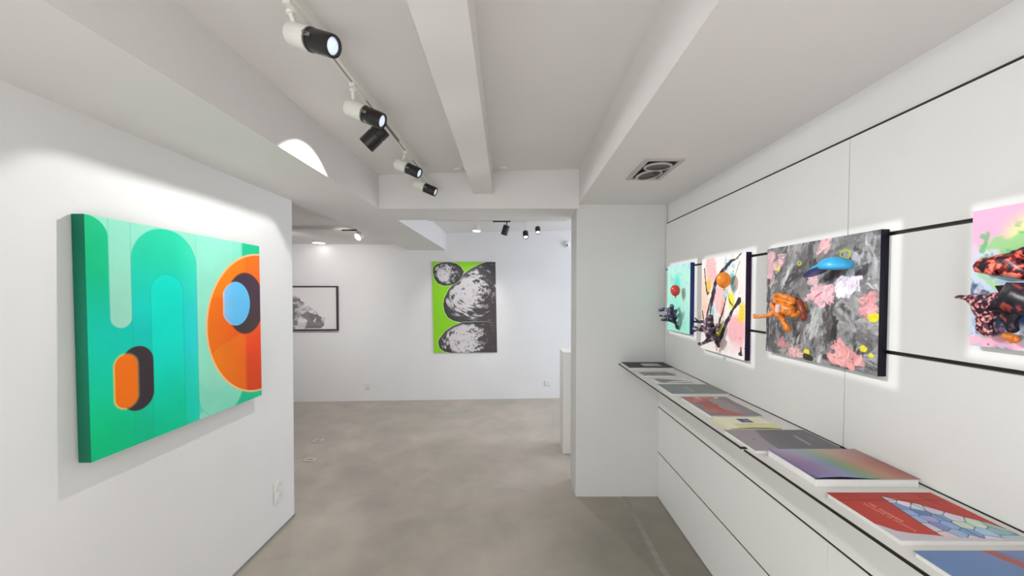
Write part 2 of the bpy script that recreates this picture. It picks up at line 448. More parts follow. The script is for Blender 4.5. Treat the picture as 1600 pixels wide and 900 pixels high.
# ------------------------------------------------------------------ left abstract painting
def art_left():
    W, H = 0.918, 0.888
    p = Pic(W, H, 430, (150, 232, 205))
    u, v = p.u, p.v
    base_g = np.stack([20 + 0*u, 196 + 10*np.sin(v*4), 140 + 70*sm(0.0, .5, u)*sm(0.1, .5, v)*(1-sm(.6,.9,v))], -1)
    def grad(mask, c): 
        p.img = p.img*(1-mask[..., None]) + np.clip(c, 0, 255)/255*mask[..., None]
    # pale mint ground, greener at the far right corners
    p.put(p.edge(-p.rbox(-.4, .775, -.6, .93, .28)), (28, 206, 150))
    # soft light band of the slot
    slot = p.rbox(.077, .160, -.3, .415, .0415)
    arch = p.rbox(.160, .468, .004, 1.6, .15)
    # big mid green body (left + bottom)
    body = np.minimum(p.rbox(-.5, .077, .0, 1.5, .075), p.rbox(-.5, .30, .33, 1.6, .10))
    gcol = np.stack([0+8*sm(.0,.3,v), 198+18*sm(.2,.6,v)-12*sm(.6,.9,v), 134+46*sm(.15,.45,v)*(1-sm(.5,.85,v))+6*u*10], -1)
    grad(p.edge(body), gcol)
    acol = np.stack([14+22*(1-sm(0,.4,v)), 216-4*v, 172+34*sm(.05,.45,v)-34*sm(.5,.85,v)], -1)
    acol2 = acol + np.stack([24*sm(.33,.46,u), 8*sm(.33,.46,u), 12*sm(.33,.46,u)], -1)
    grad(p.edge(np.maximum(arch, -0*arch-1)), acol2)
    # pale slot over the body
    scol = np.stack([150+14*v*2, 231-8*v, 205-6*v], -1)
    grad(p.edge(slot), scol)
    # inner bright teal post
    inn = p.rbox(.238, .393, .198, 1.5, .0775)
    icol = np.stack([0*v, 230-18*sm(.5,.88,v), 208-52*sm(.5,.88,v)], -1)
    grad(p.edge(inn), icol)
    grad(p.edge(np.maximum(p.rbox(.160,.2385,.25,1.5,.002), -slot))*0.75*sm(.33,.47,v), gcol*0.985)
    # big faint arcs at the foot
    grad(p.edge(p.circ(.40, .62, .245))*0.22*p.edge(-(v-.6), .02)*(1-p.edge(inn)*.3), np.array([0, 226, 200])*np.ones_like(icol))
    grad(p.edge(p.circ(.455, .80, .065))*0.25, np.array([0, 220, 205])*np.ones_like(icol))
    # pale right body over the arch's right leg foot
    pale = p.rbox(.468, .765, -.3, .905, .13)
    pcol = np.stack([152+0*u, 236-2*v, 210-6*v], -1)
    grad(p.edge(pale), pcol)
    grad(p.edge(np.maximum(pale, -p.rbox(.468,.70,-.3,.78,.13)))*0.12, np.array([60, 220, 180])*np.ones_like(pcol))
    # thin darker contours
    for d, a in ((arch, .25), (inn, .3), (slot, .2), (pale, .18)):
        p.put((1-sm(.0, .004, np.abs(d)))*a, (20, 170, 150))
    # orange half disc with peach rim
    oc = p.circ(W+.004, .4525, .405)
    p.put(p.edge(oc), (255, 200, 140))
    oc2 = p.circ(W+.004, .4525, .394)
    ocol = np.stack([250+0*u, 112+24*(1-sm(.5,.8,u))+18*sm(.0,.25,.35-v)-26*sm(.78,.80,u)*sm(.42,.6,v)-12*sm(.79,.81,u), 14+14*sm(.78,.80,u)*np.ones_like(v)], -1)
    ocol[..., 1] -= 26*p.edge(p.poly([(.5,.62),(.60,.555),(.79,.49),(.79,.30),(.5,.3)]))*(1-sm(.2,.4,.45-v))*0.6
    ocol[..., 0] -= 22*sm(.78,.80,u)*sm(.5,.85,v)
    grad(p.edge(oc2), ocol)
    # dark disc and pale blue lens
    dk = p.circ(.800, .336, .147, .171)
    dcol = np.stack([66+14*sm(.7,.9,u), 58+4*v, 72-14*sm(.3,.5,v)], -1)
    grad(p.edge(dk), dcol)
    p.put((1-sm(0, .006, np.abs(dk)))*0.5, (190, 50, 40))
    bl = np.maximum(p.circ(.727, .336, .104, .117), -(u-.640))
    p.put(p.edge(np.maximum(p.circ(.723, .336, .106, .119), -(u-.63)))*0.8, (205, 226, 255))
    bcol = np.stack([104+30*(1-sm(.64,.72,u)), 190+14*(1-v), 250+0*u], -1)
    grad(p.edge(bl), bcol)
    p.put(sm(0.0, .02, .727+.104*.2-u)*0, (0, 0, 0))
    # dark pill and orange pill
    dp = p.rbox(.112, .243, .493, .752, .0655)
    dcol2 = np.stack([62+0*u, 58-6*v, 60+0*v], -1)
    p.put(p.edge(dp, .006), (90, 170, 120)); grad(p.edge(dp), dcol2)
    op = p.rbox(.088, .175, .520, .728, .043)
    p.put(p.edge(op-.006, .005)*(1-p.edge(dp)*.5), (255, 205, 110))
    ocol3 = np.stack([255+0*u, 122+14*sm(.09,.13,.17-u), 20+0*v], -1)
    grad(p.edge(op), ocol3)
    p.img *= (1 + (p.n(9, 9, 5)-.5)*.05)[..., None]
    return p
p = art_left()
o = picture('abstract_painting', M['paint'], (-1.525, 1.362, 1.882), (0, .922, 0), (0, 0, -.888), p.img, 0.046, (16, 128, 98))
tag(o, 'large square green abstract painting with an orange half disc, on the left wall', 'painting')

# ------------------------------------------------------------------ relief paintings on the right wall
XF = 1.130
def relief_root(name, y0, y1, z0, z1, label):
    return empty(name, (XF+.012, (y0+y1)/2, z0), label, 'painting', 'relief paintings on the panelled wall')
def balloon(c, r, m, parent, squash=1.08, tail=True):
    """rubber balloon: pear-shaped body, knot and a bent neck, hanging neck down"""
    prof = []
    for i in range(0, 23):
        t = i / 22 * math.pi
        rr = r * math.sin(t) * (1 - 0.10 * (1 - math.cos(t)) * 0.5)
        prof.append((-r*squash*math.cos(t), max(rr, 0)))
    L = prof[-1][0]
    prof = prof[:-2] + [(L*.985, r*.16), (L*1.06, r*.10), (L*1.14, r*.13), (L*1.24, r*.22), (L*1.26, r*.2), (L*1.22, 0.0)]
    return lathe('balloon', m, c, (0.10, 0.06, -1), prof, parent, 40)

def shadowless(*a): pass

# --- first: pale mint canvas, red balloon, dark blue figure
y0, y1, z0, z1 = 2.500, 2.878, 1.334, 1.804
W, H = y1-y0, z1-z0
p = Pic(W, H, 520, (182, 236, 216))
u, v = p.u, p.v
p.put(sm(.35,.75,p.n(9,9,11))*.6, (200, 236, 232)); p.put(sm(.0,.35,.2-v/H)*.55, (196, 218, 240))
p.put((1-sm(.02,.085,np.hypot((u-.17)*1.2, v-.13)))*sm(.3,.6,p.n(22,22,12)+.15)*.9, (84, 222, 212))
p.put((1-sm(.02,.16,np.hypot(u-.15, (v-.24)*.7)))*.35, (120, 236, 206))
p.put(sm(.55,.95,v/H)*.5, (150, 240, 205))
p.put(sm(.62,.72,p.n(30,30,13))*.35*sm(.1,.3,np.abs(v/H-.5)), (140, 190, 205))
p.put(p.edge(p.wob(p.circ(.287,.35,.016,.03),.012,60,14))*.45, (90, 170, 190))
p.put(p.edge(p.wob(p.circ(.30,.40,.01,.018),.01,60,15))*.4, (100, 160, 190))
p.put((1-sm(.0,.06,np.hypot((u-.25),(v-.22)*.8)))*.3, (236, 244, 190))
for i in range(40):
    a, b = rng.random()*W, rng.random()*H
    p.put(p.edge(p.circ(a,b,.0012+.002*rng.random()))*.5, (90, 150, 170))
r1 = relief_root('relief_painting', y0, y1, z0, z1, 'pale mint relief painting with a red balloon, nearest the white pillar')
picture('canvas', M['paint'], (XF, y1, z1), (0, -W, 0), (0, 0, -H), p.img, 0.0276, (52, 60, 118), r1)
def speckle(name, cols, scale):
    m = bpy.data.materials.new(name); m.use_nodes = True
    nt = m.node_tree; b = nt.nodes['Principled BSDF']; b.inputs['Roughness'].default_value = .35
    tc = nt.nodes.new('ShaderNodeTexCoord'); n = nt.nodes.new('ShaderNodeTexNoise'); n.inputs['Scale'].default_value = scale; n.inputs['Detail'].default_value = 2
    nt.links.new(tc.outputs['Object'], n.inputs['Vector'])
    r = nt.nodes.new('ShaderNodeValToRGB'); r.color_ramp.interpolation = 'CONSTANT'
    e = r.color_ramp.elements; e[0].position = 0; e[0].color = rgb(*cols[0]); e[1].position = .46; e[1].color = rgb(*cols[1])
    for k, c in enumerate(cols[2:]):
        x = e.new(.53 + .06*k); x.color = rgb(*c)
    nt.links.new(n.outputs['Fac'], r.inputs['Fac']); nt.links.new(r.outputs['Color'], b.inputs['Base Color'])
    return m
M['redb'] = mat('red_rubber', rgb(206, 62, 58), 0.3, noise=0.12, nscale=14, spec=0.5)
M['orangeb'] = mat('orange_rubber', rgb(244, 140, 30), 0.32, noise=0.16, nscale=18, spec=0.5)
M['navyfig'] = speckle('navy_mottled_resin', [(18,18,34),(36,44,96),(58,62,84),(120,124,120)], 38)
M['plumfig'] = speckle('plum_mottled_resin', [(30,20,38),(66,44,62),(96,72,84),(176,150,156)], 42)
M['orangefig'] = mat('orange_resin', rgb(232, 126, 44), 0.32, noise=0.5, nscale=60)
M['brownfig'] = mat('dark_red_resin', rgb(134, 52, 26), 0.35, noise=0.5, nscale=60)
M['pinkfig'] = mat('lilac_resin', rgb(232, 196, 204), 0.4, noise=0.15, nscale=60)
M['cap'] = mat('sky_blue_resin', rgb(62, 178, 232), 0.35, noise=0.12, nscale=30)
M['capdark'] = mat('deep_blue_resin', rgb(46, 74, 128), 0.4, noise=0.3, nscale=50)
balloon((1.074, 2.600, 1.622), .032, M['redb'], r1, 1.22)
# rider-like dark figure: trunk, head, arms, two legs kicked out, tail stub
V = [(1.075,2.655,1.500,.017),(1.065,2.650,1.478,.022),(1.065,2.645,1.450,.027),(1.075,2.640,1.425,.024),
     (1.082,2.668,1.520,.015),(1.078,2.690,1.515,.008),(1.045,2.690,1.492,.010),(1.025,2.708,1.487,.015),(1.010,2.735,1.478,.008),
     (1.050,2.690,1.418,.011),(1.028,2.722,1.415,.008),(1.045,2.690,1.443,.008),(1.022,2.752,1.444,.006),
     (1.085,2.618,1.470,.012),(1.085,2.612,1.495,.012),(1.095,2.640,1.400,.009),(1.112,2.660,1.372,.008),(1.118,2.672,1.360,.012),(1.118,2.640,1.357,.007),
     (1.10,2.625,1.43,.014)]
E_ = [(0,1),(1,2),(2,3),(0,4),(4,5),(1,6),(6,7),(7,8),(3,9),(9,10),(2,11),(11,12),(2,13),(13,14),(3,15),(15,16),(16,17),(16,18),(2,19)]
skin('figurine', M['navyfig'], V, E_, r1, 2, 2, 0.008, 0.014)
adopt(r1)

# --- second: white and pink canvas, black brush strokes, orange balloon, plum figure
y0, y1, z0, z1 = 1.895, 2.345, 1.268, 1.806
W, H = y1-y0, z1-z0
p = Pic(W, H, 560, (250, 240, 234))
u, v = p.u, p.v
U = lambda a: a*W
VV_ = lambda a: a*H
def blob(cx, cy, rx, ry, c, a=.8, rag=.02, f=22, seed=30):
    d = p.wob(p.circ(U(cx), VV_(cy), rx, ry), rag, f, seed); p.put(p.edge(d, .012)*a, c)
blob(.25,.12,.06,.085,(252,186,186),.85,.03,14,31); blob(.05,.5,.05,.12,(252,206,180),.8,.03,14,32)
blob(.46,.44,.065,.075,(248,188,192),.8,.03,14,33); blob(.84,.74,.085,.10,(250,178,184),.85,.04,12,34)
blob(.10,.30,.05,.09,(252,220,200),.7,.03,14,35); blob(.70,.9,.12,.03,(250,226,222),.7,.02,20,36)
blob(.185,.285,.028,.04,(246,196,70),.95,.018,30,37); blob(.935,.56,.028,.042,(246,214,60),.95,.02,30,38)
blob(.716,.463,.026,.045,(240,232,70),.95,.016,30,39); blob(.468,.765,.032,.048,(232,232,54),.95,.02,30,40)
blob(.744,.24,.02,.055,(120,214,226),.8,.03,34,41); blob(.62,.10,.03,.03,(160,226,232),.55,.03,34,42); blob(.30,.58,.012,.03,(120,206,214),.8,.015,40,43)
blob(.543,.53,.016,.035,(244,150,120),.8,.015,40,44); blob(.59,.36,.02,.04,(126,205,220),.6,.02,40,45)
ink = (46, 34, 46)
def stroke(pts, seed, rag=.006, a=.95, c=ink):
    d = None
    for (x0,y0_,r0),(x1,y1_,r1_) in zip(pts[:-1], pts[1:]):
        k = p.seg(U(x0), VV_(y0_), U(x1), VV_(y1_), r0*.80, r1_*.80); d = k if d is None else np.minimum(d, k)
    d = p.wob(d, rag, 55, seed)
    dry = sm(.24,.42,p.n(60, 18, seed+3))
    p.put(p.edge(d, .002)*a*(.55+.45*dry), c)
stroke([(.92,.0,.001),(.80,.055,.004),(.70,.065,.012),(.52,.15,.017),(.40,.23,.022),(.34,.30,.020),(.28,.42,.018),(.23,.50,.016),(.14,.64,.010),(.10,.70,.005)], 51)
stroke([(.36,.34,.008),(.30,.46,.012),(.25,.56,.010),(.22,.66,.004)], 52, .006, .9)
stroke([(.07,.11,.006),(.10,.22,.006),(.13,.33,.007),(.16,.385,.010),(.20,.37,.003)], 53)
stroke([(.885,.445,.020),(.84,.475,.014),(.76,.53,.009),(.70,.60,.012),(.63,.67,.019),(.58,.73,.016),(.53,.80,.020),(.46,.87,.016)], 54, .009)
stroke([(.64,.37,.002),(.59,.47,.005),(.54,.57,.010),(.47,.66,.011),(.45,.72,.005)], 55, .006, .85)
stroke([(.60,.28,.002),(.66,.41,.003),(.70,.47,.004),(.76,.50,.003)], 56, .004, .8)
stroke([(.03,.58,.004),(.06,.66,.006),(.085,.73,.004)], 57); stroke([(.93,.89,.003),(.93,.945,.011),(.90,.955,.008),(.97,.955,.003)], 58, .005)
stroke([(.60,.0,.001),(.585,.09,.003)], 59, .003, .7, (110,150,160))
stroke([(.36,.82,.007),(.385,.91,.007),(.41,.97,.010)], 60, .005, .85, (226,150,130))
stroke([(.88,.08,.002),(.80,.20,.003),(.74,.29,.004)], 61, .004, .75, (70,120,130))
for i in range(130):
    a, b = rng.random()*W, rng.random()*H
    p.put(p.edge(p.circ(a,b,.0012+.0025*rng.random()**2))*.75, [ink,(120,190,200),(236,150,110),(190,70,80)][i % 4])
p.img *= (1+(p.n(70,70,62)-.5)*.06)[..., None]
r2 = relief_root('relief_painting', y0, y1, z0, z1, 'white and pink relief painting with black brush strokes and an orange balloon')
picture('canvas', M['paint'], (XF, y1, z1), (0, -W, 0), (0, 0, -H), p.img, 0.0276, (46, 26, 60), r2)
balloon((1.080, 2.006, 1.671), .036, M['orangeb'], r2, 1.16)
V = [(1.070,2.118,1.440,.024),(1.068,2.124,1.408,.030),(1.066,2.116,1.375,.034),(1.075,2.106,1.350,.026),
     (1.064,2.106,1.468,.018),(1.066,2.104,1.488,.014),
     (1.052,2.150,1.440,.009),(1.030,2.182,1.447,.007),(1.022,2.196,1.462,.005),
     (1.046,2.150,1.398,.012),(1.025,2.194,1.398,.009),(1.018,2.208,1.408,.012),(1.018,2.204,1.386,.008),
     (1.060,2.135,1.336,.011),(1.042,2.140,1.322,.009),(1.030,2.152,1.314,.012),(1.024,2.158,1.326,.006),
     (1.085,2.086,1.405,.018),(1.092,2.068,1.440,.012),(1.085,2.078,1.362,.018),(1.098,2.094,1.328,.011),(1.11,2.10,1.305,.007),
     (1.044,2.160,1.420,.008),(1.030,2.175,1.420,.005)]
E_ = [(0,1),(1,2),(2,3),(0,4),(4,5),(0,6),(6,7),(7,8),(1,9),(9,10),(10,11),(10,12),(3,13),(13,14),(14,15),(15,16),(1,17),(17,18),(2,19),(19,20),(20,21),(9,22),(22,23)]
skin('figurine', M['plumfig'], V, E_, r2, 2, 2, 0.012, 0.014)
adopt(r2)

# --- third: grey canvas with pink clouds, orange creature, blue cap
y0, y1, z0, z1 = 1.196, 1.735, 1.341, 1.800
W, H = y1-y0, z1-z0
p = Pic(W, H, 560, (134, 132, 132))
u, v = p.u, p.v
# palette knife strokes, mostly climbing to the right
a_ = u*.80 + v*.60; b_ = -u*.60 + v*.80
s1 = fbm(a_*13+fbm(u*7, v*7, 70)*5, b_*34, 71, 5); s2 = fbm(u*26, v*20, 72, 5)
p.img = (np.clip(120+150*(s1-.5)+110*(s2-.5), 66, 190)[..., None]*np.array([1.0,.985,.985]))/255.0
g3 = np.random.default_rng(33)
def field(n, lo, hi, l0, l1, w0, w1, al):
    for i in range(n):
        cx, cy = g3.random()*W, g3.random()*H
        low = fbm(np.array([[cx*7.0]]), np.array([[cy*7.0]]), 74, 2)[0, 0]
        t_ = np.clip(lo + (hi-lo)*(low*1.5-.25) + g3.normal()*26, 56, 214)
        an = R(-62) + g3.normal()*.45 + (.5 if cx > W*.6 else 0)*2.0
        p.dab(cx, cy, g3.uniform(l0, l1), g3.uniform(w0, w1), an, (t_, t_*.985, t_*.985), al, int(g3.integers(1, 9999)))
field(420, 74, 178, .04, .11, .012, .030, .9)
def streak(x0,y0_,x1,y1_,n,w,c,al):
    for i in range(n):
        t_ = g3.random(); cx = (x0+(x1-x0)*t_)*W + g3.normal()*w; cy = (y0_+(y1_-y0_)*t_)*H + g3.normal()*w*.6
        an = math.atan2((y1_-y0_)*H, (x1-x0)*W) + g3.normal()*.25
        k_ = g3.uniform(.86, 1.12); p.dab(cx, cy, g3.uniform(.03, .08), g3.uniform(.008, .020), an, [q*k_ for q in c], al, int(g3.integers(1, 9999)))
streak(.57,.56,.46,.82,26,.014,(186,188,184),.9); streak(.86,.16,.80,.30,16,.014,(190,190,192),.85)
streak(.80,.42,.86,.66,20,.016,(150,148,148),.8); streak(.28,.20,.20,.36,16,.014,(178,178,176),.85)
streak(.66,.46,.62,.84,30,.014,(84,80,78),.9); streak(.70,.62,.68,.86,10,.005,(58,54,54),.9)
streak(.40,.20,.24,.34,18,.012,(78,74,76),.85); streak(.92,.25,.80,.42,14,.010,(72,70,76),.85); streak(.02,.44,.02,.95,16,.006,(66,64,74),.8)
streak(.12,.62,.08,.95,18,.016,(88,86,86),.7); streak(.86,.80,.80,.98,16,.012,(68,64,66),.85); streak(.70,.22,.66,.34,12,.012,(76,72,80),.8)
streak(.93,.04,.97,.30,14,.010,(180,180,182),.7); streak(.55,.20,.52,.30,10,.01,(170,170,168),.7)
def pb(cx, cy, rx, ry, n, c, al=.92):
    for i in range(n):
        r_, t_ = math.sqrt(g3.random()), g3.random()*2*math.pi
        k_ = g3.uniform(.90, 1.08); cc_ = [min(255, c[0]*k_*1.0), min(255, c[1]*k_), min(255, c[2]*k_)]
        p.dab((cx*W+1.15*rx*r_*math.cos(t_)), (cy*H+1.15*ry*r_*math.sin(t_)), g3.uniform(.03, .06), g3.uniform(.018, .034), R(-55)+g3.normal()*.9, cc_, al, int(g3.integers(1, 9999)))
pb(.10,.14,.045,.035,16,(222,178,182)); pb(.06,.24,.020,.030,10,(214,174,180)); pb(.585,.05,.024,.022,10,(232,180,182)); pb(.57,.45,.050,.030,34,(242,190,198)); pb(.50,.36,.016,.03,10,(236,196,202))
pb(.785,.37,.036,.030,22,(238,226,240)); pb(.93,.52,.020,.036,14,(236,164,166)); pb(.765,.92,.054,.026,28,(240,166,164)); pb(.72,.86,.015,.03,8,(238,168,166)); pb(.34,.965,.036,.010,9,(226,178,178)); pb(.20,.90,.020,.010,6,(190,132,136))
p.dab(.55*W, .445*H, .05, .008, R(-30), (206,104,122), .9, 77)
s2 = fbm(u*26, v*20, 72, 5)
for (cx, cy, r) in ((.366,.171,.010),(.758,.137,.020)):
    d = np.abs(p.wob(p.circ(cx*W, cy*H, r, r*.75), .004, 40, 103)) - .0028; p.put(p.edge(d,.001)*.9, (196, 196, 52))
for (cx, cy, rx, ry) in ((.455,.935,.013,.012),(.911,.824,.013,.010),(.957,.868,.010,.008),(.972,.60,.020,.014),(.428,.552,.012,.014),(.14,.20,.006,.012)):
    d = p.wob(p.circ(cx*W, cy*H, rx, ry), .006, 50, 104); p.put(p.edge(d,.001)*.95, (236, 222, 48))
p.put(p.edge(p.wob(p.seg(.455*W,.94*H,.452*W,.985*H,.003,.002),.002,60,105))*.9, (228, 214, 60))
p.put(p.edge(p.wob(p.seg(.50*W,.975*H,.44*W,.965*H,.014,.012),.01,40,106))*.85, (46, 42, 40))
p.img *= (1+(p.n(120,120,107)-.5)*.16)[..., None]
for i in range(60):
    a, b = rng.random()*W, rng.random()*H
    p.put(p.edge(p.circ(a,b,.001+.0018*rng.random()))*.7, [(230,228,226),(56,52,54),(222,150,156)][i % 3])
r3 = relief_root('relief_painting', y0, y1, z0, z1, 'dark grey relief painting with an orange winged creature and blue cap')
picture('canvas', M['paint'], (XF, y1, z1), (0, -W, 0), (0, 0, -H), p.img, 0.0276, (24, 18, 36), r3)
# creature: trunk, ridged back wing, head, four limbs with paws
V = [(1.082,1.585,1.528,.021),(1.088,1.560,1.540,.026),(1.092,1.535,1.538,.024),(1.098,1.512,1.535,.016),
     (1.062,1.588,1.518,.015),(1.045,1.602,1.508,.008),(1.030,1.618,1.502,.006),(1.022,1.640,1.503,.008),(1.018,1.648,1.512,.004),(1.018,1.648,1.494,.004),
     (1.088,1.572,1.500,.014),(1.090,1.560,1.480,.010),(1.094,1.550,1.463,.010),(1.092,1.566,1.448,.006),(1.094,1.550,1.444,.005),(1.098,1.532,1.452,.007),
     (1.098,1.530,1.516,.012),(1.100,1.508,1.515,.009),(1.100,1.494,1.520,.010),(1.100,1.490,1.538,.009),
     (1.070,1.600,1.548,.010),(1.060,1.602,1.566,.006),
     (1.078,1.594,1.566,.010),(1.075,1.606,1.590,.008)]
E_ = [(0,1),(1,2),(2,3),(0,4),(4,5),(5,6),(6,7),(7,8),(7,9),(0,10),(10,11),(11,12),(12,13),(12,14),(12,15),(2,16),(16,17),(17,18),(18,19),(0,20),(20,21),(1,22),(22,23)]
skin('creature_body', M['orangefig'], V, E_, r3, 2, 1, 0.006, 0.012)
V = [(1.076,1.604,1.588,.010),(1.082,1.582,1.594,.013),(1.088,1.556,1.594,.015),(1.094,1.532,1.582,.014),(1.100,1.516,1.562,.011),
     (1.080,1.590,1.578,.010),(1.088,1.560,1.576,.014),(1.096,1.536,1.564,.012)]
wing = skin('wing', M['orangefig'], V, [(0,1),(1,2),(2,3),(3,4),(0,5),(5,6),(6,7),(7,4),(2,6)], r3, 2, 2, 0.005, 0.010)
V = [(1.105,1.508,1.580,.010),(1.110,1.500,1.556,.013),(1.110,1.490,1.536,.014),(1.110,1.484,1.512,.012),(1.112,1.482,1.494,.008)]
skin('wing_underside', M['brownfig'], V, [(0,1),(1,2),(2,3),(3,4)], r3, 2, 1, 0.006, 0.012)
skin('belly', M['pinkfig'], [(1.064,1.562,1.556,.010),(1.062,1.556,1.538,.010),(1.064,1.566,1.524,.008)], [(0,1),(1,2)], r3, 2, 1, 0.004, 0.008)
# blue cap: domed crown with a long flat peak running out to the lower left
def ellip(bm, c, ax, angle):
    """ax = half sizes out of the wall, along it, up; angle tilts it in the plane of the wall"""
    mt = Matrix.Translation(c) @ Matrix.Rotation(angle, 4, 'X') @ Matrix.Diagonal((*ax, 1))
    bmesh.ops.create_uvsphere(bm, u_segments=28, v_segments=16, radius=1.0, matrix=mt)
bm = bmesh.new()
ellip(bm, (1.100, 1.330, 1.697), (.044, .058, .031), R(4))
for v_ in bm.verts:                                     # flatten the open side of the crown
    lim = 1.688 + (v_.co.y-1.328)*.05
    if v_.co.z < lim: v_.co.z = lim + (v_.co.z-lim)*.25
from_bm('cap', bm, M['cap'], r3, smooth=True)
bm = bmesh.new()
ellip(bm, (1.085, 1.392, 1.681), (.034, .054, .007), R(-21))
pk = from_bm('cap_peak', bm, M['capdark'], r3, smooth=True)
bm = bmesh.new()
ellip(bm, (1.076, 1.372, 1.692), (.022, .036, .008), R(-24))
from_bm('cap_fold', bm, M['cap'], r3, smooth=True)
adopt(r3)

# --- fourth: cut by the picture edge; pink and green ground, red and black creatures in relief
y0, y1, z0, z1 = 0.470, 0.956, 1.472, 1.803
W, H = y1-y0, z1-z0
p = Pic(W, H, 640, (206, 220, 234))
u, v = p.u, p.v
q1 = p.n(20,20,110); q2 = p.n(45,45,111); q3 = p.n(80,80,112)
p.put(1-sm(.06,.13,v+(q1-.5)*.09-u*.1), (250, 178, 208))
p.put(p.edge(p.wob(p.circ(.105,.075,.045,.045),.02,20,113),.02)*.85, (236, 232, 160))
p.put(p.edge(p.wob(p.circ(.090,.095,.055,.024),.025,26,114),.008)*.9, (150, 206, 140)); p.put(sm(.58,.66,q2)*(1-sm(.03,.08,np.abs(v-.1)))*.8, (110, 180, 120))
bluebg = sm(.13,.17,v+(q1-.5)*.05)
p.put(bluebg*sm(.38,.55,q1)*.9, (76, 98, 142)); p.put(bluebg*sm(.60,.68,q2)*.85, (170, 200, 226)); p.put(bluebg*sm(.55,.62,p.n(30,30,118))*.6, (40, 48, 84))
p.put(sm(.20,.27,v)*(1-sm(.03,.06,u))*.75, (206, 216, 236))
p.put(p.edge(p.wob(p.circ(.155,.25,.085,.055),.03,18,115),.006)*.9, (62, 100, 168))
p.put(p.edge(p.wob(p.circ(.30,.24,.14,.06),.04,18,116),.006)*.8, (34, 38, 60))
p.put(p.edge(p.wob(p.circ(.03,.315,.05,.012),.02,30,117),.006)*.9, (246, 184, 200))
p.put(p.edge(p.wob(p.seg(.018,.155,.05,.185,.005,.006),.006,40,119))*.9, (176, 220, 170))
p.put(p.edge(p.wob(p.seg(.11,.175,.20,.145,.004,.005),.004,40,120))*.9, (70, 190, 150))
for i in range(120):
    a, b = rng.random()*W, .1+rng.random()*(H-.1)
    p.put(p.edge(p.circ(a,b,.0015+.004*rng.random()**2))*.85, [(246,246,250),(30,26,42),(246,150,160),(90,150,200)][i % 4])
r4 = relief_root('relief_painting', y0, y1, z0, z1, 'pink, green and blue relief painting with red and black shapes, cut by the right edge')
picture('canvas', M['paint'], (XF, y1, z1), (0, -W, 0), (0, 0, -H), p.img, 0.0276, (40, 30, 60), r4)
M['redworm'] = speckle('red_black_glaze', [(24,14,26),(120,26,30),(228,104,84),(240,140,120)], 55)
M['speck'] = speckle('pink_black_speckle', [(34,20,40),(52,26,44),(196,110,110),(240,176,170)], 120)
M['blackfig'] = speckle('black_glaze', [(16,14,22),(28,22,34),(60,40,56),(150,60,50)], 50)
skin('red_figure', M['redworm'], [(1.116,.934,1.672,.010),(1.112,.918,1.668,.016),(1.104,.895,1.660,.021),(1.104,.865,1.658,.022),(1.106,.840,1.652,.020),(1.108,.825,1.635,.016),
      (1.110,.86,1.688,.010),(1.108,.83,1.694,.013),(1.110,.80,1.690,.012)], [(0,1),(1,2),(2,3),(3,4),(4,5),(3,6),(6,7),(7,8)], r4, 2, 2, .008, .014)
skin('speckled_figure', M['speck'], [(1.090,.958,1.590,.003),(1.100,.944,1.592,.005),(1.106,.930,1.588,.012),(1.100,.915,1.578,.022),(1.100,.890,1.580,.028),(1.104,.862,1.590,.022),
      (1.104,.902,1.550,.016),(1.106,.905,1.522,.012),(1.108,.915,1.504,.011),(1.108,.890,1.500,.010)],
     [(0,1),(1,2),(2,3),(3,4),(4,5),(4,6),(6,7),(7,8),(7,9)], r4, 2, 4, .008, .012)
skin('black_figure', M['blackfig'], [(1.098,.845,1.590,.030),(1.098,.820,1.575,.036),(1.10,.78,1.57,.045),(1.104,.858,1.535,.014),(1.106,.850,1.512,.012),(1.104,.72,1.58,.04),(1.106,.70,1.52,.02)],
     [(0,1),(1,2),(0,3),(3,4),(2,5),(5,6)], r4, 2, 1, .012, .02)
skin('orange_foot', M['orangefig'], [(1.108,.872,1.506,.006),(1.106,.858,1.503,.010),(1.108,.842,1.496,.007)], [(0,1),(1,2)], r4, 2, 1, .003, .008)
adopt(r4)

